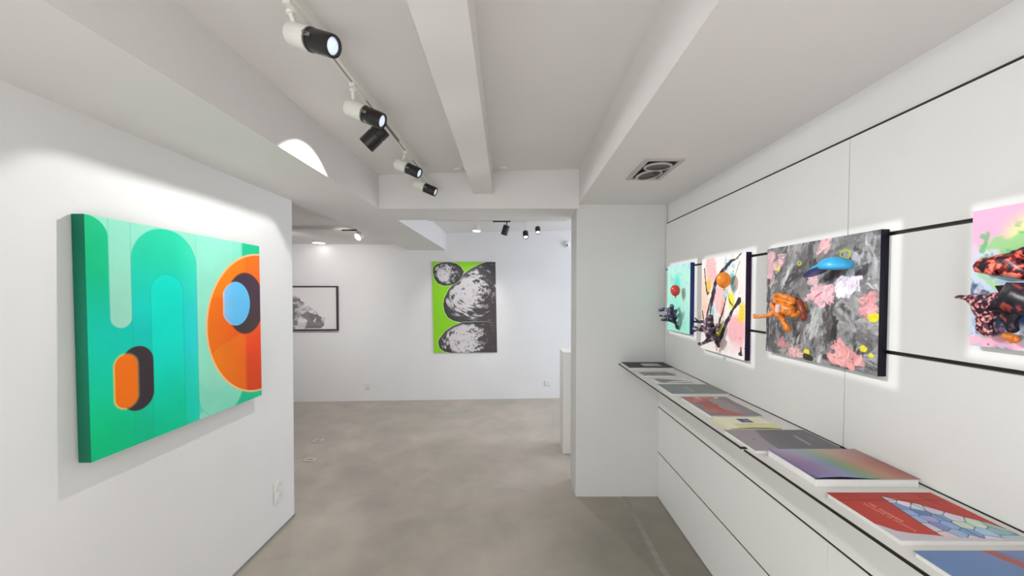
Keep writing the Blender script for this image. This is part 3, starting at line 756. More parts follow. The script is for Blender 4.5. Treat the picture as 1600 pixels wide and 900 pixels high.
# ------------------------------------------------------------------ far wall: green stone print and framed drawing
def stones():
    W, H = .948, 1.365
    p = Pic(W, H, 250, (146, 222, 22))
    u, v = p.u, p.v
    def stone(d, cx, cy, k, seed, lx, ly, lr, lo=48, hi=232, tw=0.0):
        ins = p.edge(d)
        p.put(p.edge(d-.007)*.9, (236, 246, 214))
        p.put(p.edge(d), (66, 62, 66))
        dx, dy = u-cx, (v-cy)*1.15
        r = np.hypot(dx, dy); th = np.arctan2(dy, dx) + tw*r
        w = fbm(u*6, v*6, seed+9)*.9
        st_ = fbm(r*26+w*2.2, th*3.4+w+40, seed, 4)
        st2 = fbm(r*48+w, th*7+20, seed+4, 3)
        lit = np.exp(-(((u-lx)/lr)**2 + ((v-ly)/(lr*1.15))**2))
        t = st_*.62+st2*.38 + (lit-.5)*.42
        g = sm(.40,.62,t)
        c = 72 + g*(hi-72)
        edge_dark = sm(0, .05, -d)
        c = c*edge_dark*.96 + 60*(1-edge_dark)
        p.img = p.img*(1-ins[...,None]) + (np.stack([c, c*.975, c*.985], -1)/255)*ins[...,None]
    big = np.minimum(p.poly([(.82,0),(.70,.04),(.58,.10),(.48,.175),(.34,.32),(.235,.42),(.17,.55),(.155,.64),(.17,.74),(.22,.83),(.30,.885),(.44,.91),(.60,.90),(.80,.93),(1.0,.96),(1.0,0)]), 10)
    stone(p.wob(big,.006,6,200), .62, .46, 1, 210, .52, .44, .33, tw=1.4)
    s3 = p.poly([(.44,.905),(.30,.955),(.17,1.05),(.085,1.15),(.065,1.21),(.085,1.29),(.15,1.345),(.40,1.40),(1.0,1.40),(1.0,.93),(.75,.90)])
    stone(p.wob(s3,.006,6,201), .58, 1.17, 1, 230, .42, 1.15, .34, tw=1.0)
    s1 = p.poly([(.02,.09),(.06,.045),(.14,.012),(.26,.006),(.36,.025),(.43,.075),(.475,.15),(.44,.235),(.37,.315),(.27,.355),(.17,.36),(.08,.325),(.035,.25),(.015,.16)])
    stone(p.wob(s1,.005,6,202), .24, .18, 1, 250, .17, .16, .16, tw=.6)
    # tone falling to brown-black along the right edge
    k = sm(.62,.95,u)*sm(.25,.6,v)*.75*p.edge(np.minimum(np.minimum(big, s3), 9))
    p.put(k*sm(.3,.6,p.n(14,40,205)+.25), (70, 58, 58))
    return p
p = stones()
x0 = -1.262
o = picture('stone_print', M['print'], (x0, back_y(x0)-.013, 2.078), (.945, .0531*.945, 0), (.024, 0, -1.365), p.img, 0.008, (170, 166, 160))
tag(o, 'unframed bright green print of three grey stones, on the far wall', 'print')

def rockdraw():
    W, H = 1.30, .64
    p = Pic(W, H, 300, (238, 234, 234))
    u, v = p.u, p.v
    off = W-.69                                    # the visible right-hand part starts here
    P = lambda a, b: (off + a*.69, b*H)
    d = p.poly([P(-.9,.98),P(-.85,.7),P(-.6,.45),P(-.35,.25),P(-.019,.19),P(.137,.178),P(.25,.26),P(.277,.332),P(.339,.366),P(.40,.40),P(.463,.486),P(.53,.53),P(.595,.589),P(.63,.66),P(.70,.70),P(.766,.726),P(.76,.80),P(.743,.92),P(.681,.977),P(.354,.985)])
    d = p.wob(d, .018, 14, 300)
    t = fbm(u*10+fbm(u*5,v*5,303)*3, v*16, 301, 5)
    c = 206 - 80*sm(.48,.66,t) + 34*sm(.5,.3,t)
    ins = p.edge(d)
    p.img = p.img*(1-ins[...,None]) + (np.stack([c,c*.985,c*.985],-1)/255)*ins[...,None]
    d2 = p.wob(p.poly([P(.26,.66),P(.40,.58),P(.56,.66),P(.62,.62),P(.72,.74),P(.73,.92),P(.66,.97),P(.36,.97),P(.40,.80)]), .02, 16, 304)
    p.put(p.edge(np.maximum(d2, d))*.85, (132, 125, 128))
    p.put(p.edge(np.maximum(p.wob(p.poly([P(.52,.80),P(.58,.72),P(.55,.86)]),.008,30,305), d)), (226, 222, 220))
    p.put(p.edge(p.wob(p.circ(off+.71*.69,.76*H,.02,.03),.01,30,306))*.9, (222, 218, 218))
    return p
p = rockdraw()
xr = -2.628; xl = xr - 1.36
yb = lambda x: back_y(x)
rf = empty('framed_drawing', ((xl+xr)/2, yb((xl+xr)/2), 1.06), 'dark-framed grey drawing of a crumpled rock, partly hidden behind the left wall', 'picture')
ex = np.array([1, .0531, 0])
picture('drawing', M['print'], (xl+.022, yb(xl)-.024, 1.712-.018), tuple(ex*(1.36-.044)), (0, 0, -.615), p.img, 0.006, (230, 228, 226), rf)
bm = bmesh.new()
def fr(xa, xb, za, zb):
    vs = []
    for z in (za, zb):
        for (x, dy) in ((xa, -.040), (xb, -.040), (xb, -.003), (xa, -.003)):
            vs.append(bm.verts.new((x, yb(x)+dy, z)))
    for q in ((0,3,2,1),(4,5,6,7),(0,1,5,4),(1,2,6,5),(2,3,7,6),(3,0,4,7)): bm.faces.new([vs[i] for i in q])
fr(xl, xr, 1.698, 1.714); fr(xl, xr, 1.058, 1.078); fr(xl, xl+.022, 1.078, 1.698); fr(xr-.020, xr, 1.078, 1.698)
from_bm('frame', bm, M['frame'], rf)
adopt(rf)

# ------------------------------------------------------------------ plinth behind the pillar
bm = bmesh.new(); add_box(bm, .463, .763, 3.80, 4.09, 0, 1.018, 0.002)
o = from_bm('display_plinth', bm, M['white']); tag(o, 'white waist-high display plinth half hidden behind the white pillar', 'plinth')

# ------------------------------------------------------------------ books on the shelves
SZ = 1.055
def book(kind, label, x0, x1, ya, yb_, t, img, pages='paper', inset=.003, lift=None, ct=.0012):
    """ya = near edge, yb_ = far edge; the cover is a printed sheet on a block of pages"""
    r = empty(kind, ((x0+x1)/2, (ya+yb_)/2, SZ), label, 'book' if kind == 'book' else kind, 'books laid out on the shelf')
    z1 = SZ + t
    box('page_block', M[pages], x0+inset, x1-inset, ya+inset, yb_-inset, SZ, z1-ct, r, bev=.0004)
    picture('cover', M['cover'], (x0, yb_, z1), (x1-x0, 0, 0), (0, ya-yb_, 0), img, ct*.9, (225, 224, 222), r, lift)
    adopt(r)
    return r
def cov(x0, x1, ya, yb_, bg, res=700): return Pic(x1-x0, yb_-ya, res, bg)

d = (.812, 1.139, 2.745, 2.978)
p = cov(*d, (40, 34, 36)); W, H = p.W, p.H
p.put(p.edge(p.rbox(.39*W,.80*W,.27*H,.70*H,.001)), (186, 184, 176)); p.put(p.edge(p.wob(p.circ(.70*W,.52*H,.03,.012),.01,60,400))*.6, (90, 86, 82))
p.words(.44*W,.5*H,.58*W,.5*H,.008,[5],(120,116,110))
book('book', 'black book with a pale rectangular label, at the pillar end of the shelf', *d, .013, p.img)

d = (.832, 1.050, 2.498, 2.612)
p = cov(*d, (150, 146, 150)); W, H = p.W, p.H
p.put(sm(.35,.6,p.n(30,50,401))*.7, (120, 114, 122)); p.put(sm(.55,.9,p.u/W)*.45, (126, 120, 108)); p.put(sm(.84,.95,p.v/H)*.6, (70, 62, 80))
p.put(p.edge(p.poly([(.86*W,0),(W,0),(W,.6*H)])), (214, 212, 208))
book('book', 'small grey booklet with a white corner, just in front of the black book', *d, .011, p.img)

d = (.846, 1.058, 2.296, 2.404)
p = cov(*d, (226, 224, 222)); W, H = p.W, p.H
p.put(p.edge(p.wob(p.poly([(.05*W,.0),(.35*W,.05*H),(1.0*W,.55*H),(.9*W,.62*H),(.5*W,.6*H),(.2*W,.95*H),(.1*W,.75*H)]),.006,40,402))*.9, (122, 118, 124))
p.put(sm(.55,.65,p.n(60,60,403))*p.edge(p.poly([(0,0),(.4*W,0),(.3*W,H),(0,H)]))*.5, (220, 218, 222)); p.put(sm(.9,.96,p.v/H)*.7, (66, 62, 66))
book('book', 'small white booklet with a grey slanting sketch, third from the pillar', *d, .011, p.img)

d = (.828, 1.137, 2.030, 2.246)
p = cov(*d, (132, 138, 136)); W, H = p.W, p.H
p.put((1-sm(.1,.5,p.u/W))*.5, (126, 132, 142)); p.put(sm(.35,.9,p.u/W)*.4, (140, 146, 134)); p.put((p.n(12,12,404)-.3)*.25, (158, 160, 158))
p.words(.425*W,.30*H,.445*W,.78*H,.012,[4,8],(226,226,222)); p.words(.66*W,.12*H,.67*W,.40*H,.006,[5,4],(170,172,168),.5)
book('book', 'large plain grey-green book with one small line of white lettering', *d, .013, p.img)

d = (.844, 1.072, 1.655, 1.962)
p = cov(*d, (146, 134, 138)); W, H = p.W, p.H
P = lambda a, b: (a*W, b*H)
p.put(sm(.3,.7,p.n(8,8,405))*.3, (128, 118, 124)); p.put(p.edge(p.poly([P(0,0),P(.1,0),P(.4,1),P(0,1)]),.03)*.4, (132,118,136))
p.put(p.edge(p.wob(p.poly([P(.50,.05),P(.70,.02),P(.80,.2),P(.72,.9),P(.50,.95),P(.46,.5)]),.015,12,411),.02)*.35, (190, 176, 168))
cl = p.wob(p.poly([P(.04,.05),P(.30,.01),P(.74,.02),P(.62,.12),P(.50,.20),P(.50,.40),P(.55,.46),P(.46,.55),P(.48,.66),P(.58,.80),P(.70,.96),P(.62,1.0),P(.40,.985),P(.28,.92),P(.10,.80),P(.06,.62),P(.16,.55),P(.22,.45),P(.08,.36),P(.05,.24)]), .008, 16, 406)
fold = fbm(p.u*22+p.v*16, p.v*9-p.u*5, 407, 4)
cc = np.stack([172+60*(fold-.4), 98+70*(fold-.4), 92+66*(fold-.4)], -1)/255
ins = p.edge(cl)[...,None]; p.img = p.img*(1-ins)+cc*ins
p.put(p.edge(p.wob(p.seg(.33*W,0,.34*W,.24*H,.004,.003),.003,40,408))*.9, (228,190,176)); p.put(p.edge(p.wob(p.circ(.755*W,.05*H,.010,.014),.006,40,409)), (232,222,214))
p.words(.785*W,.33*H,.765*W,.64*H,.010,[6,5],(186,178,178),.7)
book('book', 'purple-grey book whose cover shows crumpled red cloth', *d, .015, p.img)

d = (.842, 1.046, 1.500, 1.640)
p = cov(*d, (238, 236, 206)); W, H = p.W, p.H
p.put(p.edge(p.rbox(.43*W,.67*W,.17*H,.52*H,.001)), (70, 58, 118)); p.put(p.edge(p.wob(p.circ(.56*W,.36*H,.012,.014),.008,60,412))*.8, (150,146,196))
p.put(sm(.6,.66,p.v/H)*sm(.15,.25,p.u/W)*.8, (222, 220, 152)); p.put((1-sm(.0,.014,np.abs(p.v/H-.62-.03*np.sin(p.u/W*3))))*sm(.2,.3,p.u/W)*.8, (150, 146, 90))
book('booklet', 'pale yellow booklet with a small purple picture', *d, .014, p.img, 'yellowpaper', .002,
     lambda U, V: .003*np.sin(np.clip(U,0,1)*math.pi)*(V))

d = (.812, 1.124, 1.290, 1.492)
p = cov(*d, (158, 150, 156), 800); W, H = p.W, p.H
dv = p.u - (.387 - .10*p.v/H)*W + .012*np.sin(p.v/H*3)
p.put(sm(-.002,.008,dv), (108, 106, 112)); p.put(sm(-.002,.008,dv)*(1-sm(0,.09,dv))*.45, (132,126,140)); p.put(sm(.5,1,p.v/H)*(1-sm(-.1,.0,dv))*.25, (176,160,172))
p.words(.742*W,.30*H,.722*W,.74*H,.008,[13],(228,228,226)); p.words(.885*W,.36*H,.880*W,.54*H,.006,[7],(160,158,162),.8); p.words(.93*W,.5*H,.93*W,.6*H,.005,[3],(150,148,154),.7)
p.put(p.edge(p.poly([(.16*W,.50*H),(.205*W,.46*H),(.195*W,.50*H),(.17*W,.53*H)])), (110,108,110))
book('book', 'large flat book, pale lilac and dark grey, lying across the shelf joint', *d, .012, p.img)

d = (.842, 1.137, 1.066, 1.278)
p = cov(*d, (150, 140, 150), 800); W, H = p.W, p.H
t = np.clip(p.u/W*1.02 + (0.5-p.v/H)*.10 + (p.n(6,6,413)-.5)*.06, 0, 1)
stops = [(0,(132,110,158)),(.18,(150,124,158)),(.32,(138,146,182)),(.43,(124,150,150)),(.52,(128,156,120)),(.62,(168,146,116)),(.72,(186,138,122)),(.86,(174,116,104)),(1.0,(150,98,92))]
cc = np.stack([np.interp(t, [s[0] for s in stops], [s[1][k] for s in stops]) for k in range(3)], -1)/255
wash = (1-sm(0,.6,p.v/H))*.42
p.img = cc*(1-wash[...,None]) + np.array([200,198,196])/255*wash[...,None]
p.put(sm(.72,1.0,p.v/H)*(1-sm(.30,.5,p.u/W))*.4, (130,150,212))
edge_l = 1-sm(0,.035,p.u/W-.02)
p.put(edge_l*.6, (118,98,158))
def curl8(U, V):
    return .007*np.clip((V-.62)/.38,0,1)**1.6*np.exp(-((U-.22)/.26)**2)
book('book', 'thick book with a rainbow gradient cover curling at one corner', *d, .0235, p.img, lift=curl8, ct=.0022)

d = (.830, 1.110, .815, 1.016)
p = cov(*d, (186, 58, 46), 1200); W, H = p.W, p.H
P = lambda a, b: (a*W, b*H)
p.put(sm(.3,.7,p.n(10,10,420))*.25, (168, 44, 40)); p.put((1-sm(.0,.2,p.v/H))*.3, (150, 50, 44))
sh = p.poly([P(.46,.085),P(.56,.20),P(.66,.27),P(.80,.50),P(.955,.68),P(1.0,.80),P(1.0,1.0),P(.42,1.0),P(.375,.90),P(.385,.72),P(.405,.55),P(.43,.30)])
ins = p.edge(sh)
cells = [(.48,.17),(.55,.28),(.47,.34),(.60,.36),(.45,.47),(.56,.47),(.68,.44),(.43,.60),(.53,.60),(.64,.58),(.75,.58),(.42,.76),(.50,.74),(.60,.72),(.71,.72),(.84,.70),(.44,.92),(.55,.88),(.66,.86),(.78,.86),(.90,.84),(.60,.98),(.75,.99),(.90,.97),(.95,.76)]
pal = [(214,204,214),(226,214,220),(124,148,196),(208,216,220),(142,170,210),(96,128,180),(206,196,212),(150,180,206),(162,160,204),(120,160,196),(216,206,218),(206,196,206),(130,140,192),(146,172,214),(192,212,190),(200,214,196),(222,198,204),(150,178,206),(120,160,200),(170,196,216),(150,182,190),(216,200,206),(206,204,218),(170,196,200),(160,188,180)]
D = np.stack([np.hypot((p.u-a*W), (p.v-b*H)) for a, b in cells], 0)
o1 = np.argsort(D, 0); near = np.take_along_axis(D, o1[:1], 0)[0]; sec = np.take_along_axis(D, o1[1:2], 0)[0]
cc = np.array(pal, float)[o1[0]]*(.93+.14*p.n(60,20,421))[...,None]/255
p.img = p.img*(1-ins[...,None]) + cc*ins[...,None]
p.put(ins*(1-sm(.0008,.0022,sec-near))*.85, (58, 64, 104))
p.put((1-sm(.0006,.0020,np.abs(sh)))*.8, (50, 34, 50))
for a in ((.0,.195,1.06,.19),(.60,.0,.67,1.0),(.80,.0,.86,.30)):
    p.put(p.edge(p.seg(a[0]*W,a[1]*H,a[2]*W,a[3]*H,.0011))*.85, (62, 28, 36))
p.put(p.edge(np.maximum(p.rbox(.55*W,.80*W,0,.19*H,.001),-1))*.25, (196, 92, 60))
p.words(.238*W,.262*H,.262*W,.66*H,.0075,[3,9],(240,176,160)); p.words(.186*W,.265*H,.236*W,.84*H,.0055,[10,2,9],(240,170,140))
# glare on the glossy cover, painted in as a pale near corner
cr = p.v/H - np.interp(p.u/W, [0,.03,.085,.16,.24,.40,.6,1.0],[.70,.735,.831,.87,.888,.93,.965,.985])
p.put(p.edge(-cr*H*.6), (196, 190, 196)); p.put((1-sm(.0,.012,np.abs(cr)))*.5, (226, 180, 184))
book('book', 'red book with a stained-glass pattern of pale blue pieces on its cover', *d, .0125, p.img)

d = (.822, 1.105, .555, .783)
p = cov(*d, (108, 136, 176), 800); W, H = p.W, p.H
p.put(sm(.3,.7,p.n(14,5,430))*.5, (92,124,170)); p.put(sm(.2,.6,p.u/W)*(1-sm(.0,.5,p.v/H))*.35, (140,128,166)); p.put(sm(.4,.8,p.v/H)*(1-sm(.1,.5,p.u/W))*.4, (104,150,184))
p.put(p.edge(p.wob(p.poly([P(.48,-.05),P(.56,-.05),P(.86,.62),P(.70,.62)]),.004,14,431)), (164, 92, 88)); p.put(p.edge(p.seg(.58*W,-.02*H,.86*W,.40*H,.0012))*.7, (84,72,100))
book('book', 'blue book with a rust-coloured band, nearest the camera at the bottom right corner', *d, .0125, p.img)

# ------------------------------------------------------------------ track lights
def track(x0, x1, y0, y1, z0, z1, label, m='white'):
    r = empty('lighting_track', ((x0+x1)/2, (y0+y1)/2, z1), label, 'light track')
    box('track_rail', M[m], x0, x1, y0, y1, z0, z1, r, bev=.001)
    if x1-x0 < y1-y0:
        c = (x0+x1)/2; box('slot', M['gap'], c-.004, c+.004, y0+.01, y1-.01, z0-.0006, z0, r)
    else:
        c = (y0+y1)/2; box('slot', M['gap'], x0+.01, x1-.01, c-.004, c+.004, z0-.0006, z0, r)
    adopt(r)
TZ = 2.472
track(-.696, -.660, -1.2, 2.86, TZ, 2.52, 'long white lighting track on the ceiling carrying five spotlights')

def spot(label, J, d, stem_top, adapter, white_gear=True, k=1.0, Lg=.085, Lh=.082, lit=True, group='spotlights on the near ceiling track', bar='white', axis='y'):
    """J = where gear barrel and lamp head meet, d = aim. Parts: adapter, stem, gear barrel, clamp, lamp head, lens"""
    J = Vector(J); d = Vector(d).normalized()
    r = empty('spotlight', (stem_top[0], stem_top[1], stem_top[2]), label, 'spotlight', group)
    ax, ay, az, ln = adapter
    if axis == 'y': box('adapter', M[bar], ax-.011, ax+.011, ay-ln/2, ay+ln/2, az-.014, az, r, bev=.001)
    else: box('adapter', M[bar], ax-ln/2, ax+ln/2, ay-.011, ay+.011, az-.014, az, r, bev=.001)
    gm = M['white'] if white_gear else M['black']
    rad = .034*k
    g0 = J - d*Lg*k
    mid = J - d*(Lg*k*.62)
    s0 = Vector(stem_top); v = mid - s0
    lathe('stem', gm, s0, v, [(0, 0), (0, .012*k), (.008*k, .012*k), (.010*k, .007*k), (v.length, .007*k), (v.length, 0)], r, 16)
    lathe('gear_barrel', gm, g0, d, [(0, 0), (0, rad*.80), (.004*k, rad*.93), (.010*k, rad), (Lg*k-.003, rad), (Lg*k, rad*.97), (Lg*k, 0)], r)
    bm = bmesh.new()
    add_lathe(bm, J - d*.002, d, [(0, rad*.9), (0, rad*1.03), (.006*k, rad*1.03), (.006*k, rad*.9)], 32)
    dd, u_, v_ = basis(d)
    for sgn in (-1, 1):
        add_lathe(bm, J + u_*sgn*rad*1.0 + d*.006, d, [(0, 0), (0, .007*k), (.020*k, .006*k), (.024*k, 0)], 10)
        add_lathe(bm, J + u_*sgn*rad*.98 + d*.012, u_*sgn, [(0, 0), (0, .005*k), (.012*k, .005*k), (.012*k, 0)], 10)
    from_bm('clamp', bm, M['steel'], r, smooth=True)
    lathe('lamp_head', M['black'], J + d*.004, d, [(0, 0), (0, rad*.92), (.004, rad*.97), (Lh*k-.006, rad*.97), (Lh*k, rad*.93), (Lh*k, rad*.74), (Lh*k-.006, rad*.70), (Lh*k-.006, 0)], r)
    if lit:
        lathe('lens', M['lens'], J + d*(Lh*k-.0019), d, [(0, rad*.70), (.0018, rad*.66), (.004, rad*.40), (.005, 0)], r, 24)
    adopt(r)
    return J + d*(Lh*k+.012)

def spot_black(label, C, d, stem_top, adapter, k=1.0, group=None, axis='y', stem_m='black', bar='black', L=.125, rad=.042, lens='lens'):
    """all-black spot: one barrel with a groove"""
    C = Vector(C); d = Vector(d).normalized()
    r = empty('spotlight', stem_top, label, 'spotlight', group)
    ax, ay, az, ln = adapter
    if axis == 'y': box('adapter', M[bar], ax-.005, ax+.005, ay-ln/2, ay+ln/2, az-.006, az, r, bev=.001)
    else: box('adapter', M[bar], ax-ln/2, ax+ln/2, ay-.010, ay+.010, az-.014, az, r, bev=.001)
    s0 = Vector(stem_top); v = (C - d*L*.2*k) - s0
    lathe('stem', M[stem_m], s0, v, [(0, 0), (0, .010), (.006, .010), (.008, .006), (v.length, .006), (v.length, 0)], r, 16)
    L_, q = L*k, rad*k
    a = C - d*L_/2
    lathe('lamp_head', M['black'], a, d, [(0,0),(0,q*.92),(.004*k,q),(L_*.36,q),(L_*.37,q*.94),(L_*.40,q*.94),(L_*.41,q),(L_-.004*k,q),(L_,q*.96),(L_,q*.80),(L_-.012*k,q*.74),(L_-.012*k,0)], r)
    lathe('lens', M[lens], a+d*(L_-.0115*k), d, [(0,q*.72),(.003*k,q*.6),(.005*k,0)], r, 24)
    adopt(r)
    return C + d*(L_/2+.012)

aims = [((1.14,.72,1.62)), ((1.14,1.46,1.57)), ((1.14,2.12,1.53)), ((1.14,2.68,1.57))]
Js = [(-.624,1.19,2.373), (-.640,1.64,2.358), (-.674,2.40,2.377), (-.658,2.78,2.363)]
stems = [(-.690,1.19,TZ-.012), (-.690,1.64,TZ-.012), (-.692,2.40,TZ-.012), (-.690,2.78,TZ-.012)]
labs = ['white and black spotlight nearest the camera, largest on the ceiling track',
        'white and black spotlight just above the all-black spotlight on the track',
        'white and black spotlight fourth along the track, past the all-black one',
        'farthest and smallest white and black spotlight on the track, by the cross beam']
heads = []
for J, t, s_, lb in zip(Js, aims, stems, labs):
    d = Vector(t) - Vector(J)
    heads.append(spot(lb, J, d, s_, (-.680, s_[1]+.03, TZ, .13)))
BL = spot_black('all-black spotlight on the near track, aimed down at the green abstract painting', (-.718, 1.965, 2.393), (-.72, 0, -.69), (-.672, 1.985, TZ-.006), (-.672, 2.03, TZ, .36), group='spotlights on the near ceiling track', bar='alu')

# far room tracks
track(-1.048, .60, 4.552, 4.588, 2.462, 2.535, 'white lighting track on the far room ceiling above the green print')
track(-4.2, -1.75, 4.182, 4.218, 2.298, 2.335, 'white lighting track in the far left room behind the left wall')
FG = 'spotlights in the far room'
r = empty('spotlight', (-.47,4.57,2.45), 'white spotlight with a glowing mouth shining down on the green stone print', 'spotlight', FG)
box('adapter', M['white'], -.53, -.41, 4.559, 4.581, 2.448, 2.462, r, bev=.001)
lathe('stem', M['white'], (-.47,4.57,2.448), (-.02,0,-1), [(0,0),(0,.009),(.055,.009),(.055,0)], r, 12)
lathe('lamp_head', M['white'], (-.468,4.565,2.400), (-.06,-.10,-1), [(0,0),(0,.022),(.012,.032),(.040,.046),(.060,.050),(.062,.047),(.045,.042)], r)
lathe('lens', M['glow'], Vector((-.468,4.565,2.400))+Vector((-.06,-.10,-1)).normalized()*.050, (-.06,-.10,-1), [(0,.043),(.010,.040),(.016,.02),(.017,0)], r, 24)
adopt(r)
W1 = Vector((-.475,4.60,2.32))
bl2 = spot_black('black cylinder spotlight on a black bar, beside the white one above the green print', (-.132,4.57,2.352), (-.30,.05,-.95), (-.112,4.57,2.448), (-.175,4.57,2.462,.21), k=.92, group=FG, axis='x')
def hung(label, C, d, top, k):
    return spot_black(label, C, d, (top[0], top[1], top[2]-.006), (top[0], top[1], top[2], .05), k=k, group=FG, stem_m='white', bar='white', L=.11, rad=.042, lens='glow')
hung('small dark spotlight on a white stem, lower of the right-hand pair in the far room', (.118,5.0,2.365), (.05,-.55,-.80), (.110,5.02,CZ(.11)), .85)
hung('small dark spotlight on a white stem, upper and rightmost in the far room', (.276,5.0,2.425), (.02,-.55,-.80), (.272,5.02,CZ(.27)), .78)
# bright lamp left of the beam
r = empty('spotlight', (-1.80,4.2,2.298), 'bright lit white spotlight on a thin dark bar, left of the far beam', 'spotlight', FG)
box('adapter', M['black'], -1.90, -1.735, 4.190, 4.210, 2.284, 2.297, r, bev=.001)
lathe('stem', M['greyrim'], (-1.742,4.2,2.290), (.03,-.02,-.045), [(0,0),(0,.008),(.05,.008),(.05,0)], r, 12)
lathe('lamp_head', M['white'], (-1.690,4.20,2.245), (-.35,-.62,-.50), [(0,0),(0,.030),(.01,.042),(.055,.046),(.06,.044),(.058,.040),(.050,.038)], r)
lathe('lens', M['glow'], Vector((-1.690,4.20,2.245))+Vector((-.35,-.62,-.50)).normalized()*.052, (-.35,-.62,-.50), [(0,.040),(.004,.03),(.006,0)], r, 24)
adopt(r)
r = empty('recessed_downlight', (-2.83,5.52,2.33), 'small bright oval ceiling lamp at the far left wall top', 'ceiling lamp')
lathe('trim_ring', M['white'], (-2.83,5.52,2.33), (0,0,-1), [(0,.10),(.006,.10),(.008,.092),(.004,.085),(0,.085)], r)
lathe('lamp_disc', M['glow'], (-2.83,5.52,2.328), (0,0,-1), [(0,.084),(.003,.08),(.004,0)], r)
adopt(r)
# two round ceiling plates either side of the middle beam
for x, lb in ((-.435,'small round ceiling plate left of the middle beam end'), (-.105,'small round ceiling plate right of the middle beam end')):
    o = lathe('ceiling_plate', M['ceil'], (x,2.87,CZ(x)+.001), (0,0,-1), [(0,.036),(.010,.036),(.014,.032),(.014,0)]); tag(o, lb, 'ceiling plate', 'round ceiling plates')

# ------------------------------------------------------------------ twin downlight in the right soffit
x0, x1, ya, yb2, zc = .657, .862, 1.975, 2.327, 2.29
r = empty('twin_downlight', ((x0+x1)/2,(ya+yb2)/2,zc), 'square-framed twin downlight recessed in the soffit above the shelf', 'ceiling lamp')
bm = bmesh.new(); b_ = .024
for a in ((x0,x1,ya,ya+b_,zc-.008,zc),(x0,x1,yb2-b_,yb2,zc-.008,zc),(x0,x0+b_,ya+b_,yb2-b_,zc-.008,zc),(x1-b_,x1,ya+b_,yb2-b_,zc-.008,zc)): add_box(bm, *a)
from_bm('frame', bm, M['greyrim'], r)
box('housing', M['blackedge'], x0+b_, x1-b_, ya+b_, yb2-b_, zc-.0015, zc, r)
for yy, tilt in (((ya+yb2)/2-.072, (.0,.05,-1)), ((ya+yb2)/2+.072, (.13,-.07,-1))):
    c = Vector(((x0+x1)/2, yy, zc-.002))
    h = lathe('lamp_ring', M['greyrim'], c, tilt, [(0,.066),(.003,.073),(.009,.0745),(.012,.072),(.012,.064),(.007,.062),(.003,.060)], r, 40)
    lathe('reflector', M['lampinner'], c, tilt, [(.0095,.0638),(.006,.052),(.0035,.040),(.0025,.020),(.0025,0)], r, 40)
adopt(r)

# ------------------------------------------------------------------ sockets, floor boxes, sensor
def socket(loc, rz, label, double=False, s=.08):
    r = empty('wall_socket', loc, label, 'socket', 'wall sockets')
    hh = s*1.9 if double else s
    a = box('plate', M['plug'], -s/2, s/2, -.011, 0, -hh/2, hh/2, r, bev=.003)
    for k in ((-1, 1) if double else (0,)):
        zc_ = k*s*.47
        lathe('insert', M['plughole'], (0,-.0112,zc_), (0,1,0), [(0,s*.30),(.004,s*.29),(.006,0)], r, 24)
        lathe('insert_ring', M['plug'], (0,-.0145,zc_), (0,1,0), [(.002,s*.30),(0,s*.31),(0,s*.36),(.0035,s*.38)], r, 24)
    r.rotation_euler = (0, 0, rz)
socket((XL0+(XL1-XL0)*.13+.0005, 2.526, .285), R(90), 'white double wall socket low on the left wall', True, .075)
socket((-2.217, back_y(-2.217)-.0005, .222), R(3), 'white wall socket low on the far wall, left of the green print')
socket((.474, back_y(.474)-.0005, .235), R(3), 'white wall socket low on the far wall, right of the green print')
def floor_box(x, y, rz, label):
    r = empty('floor_socket', (x, y, 0), label, 'floor socket', 'floor sockets')
    bm = bmesh.new(); add_box(bm, -.055, .055, -.045, .045, 0, .004, .0015); from_bm('lid', bm, M['boxlid'], r)
    bm = bmesh.new(); add_box(bm, -.030, .030, -.012, .010, .004, .0048); from_bm('cable_flap', bm, M['gap'], r)
    r.rotation_euler = (0, 0, rz)
floor_box(-2.16, 4.145, R(4), 'pale square floor socket lid, farther of the two')
floor_box(-1.987, 3.66, R(-3), 'pale square floor socket lid, nearer of the two')
r = empty('motion_sensor', (.765, back_y(.765), 2.352), 'small white motion sensor high on the far wall by the pillar', 'sensor')
lathe('sensor_body', M['white'], (.765, back_y(.765), 2.352), (0,-1,0), [(0,0),(0,.052),(.02,.050),(.045,.036),(.058,.014),(.06,0)], r)
lathe('sensor_eye', M['lampinner'], (.765, back_y(.765)-.045, 2.335), (0,-.8,-.6), [(0,.014),(.012,.013),(.018,0)], r, 16)
adopt(r)

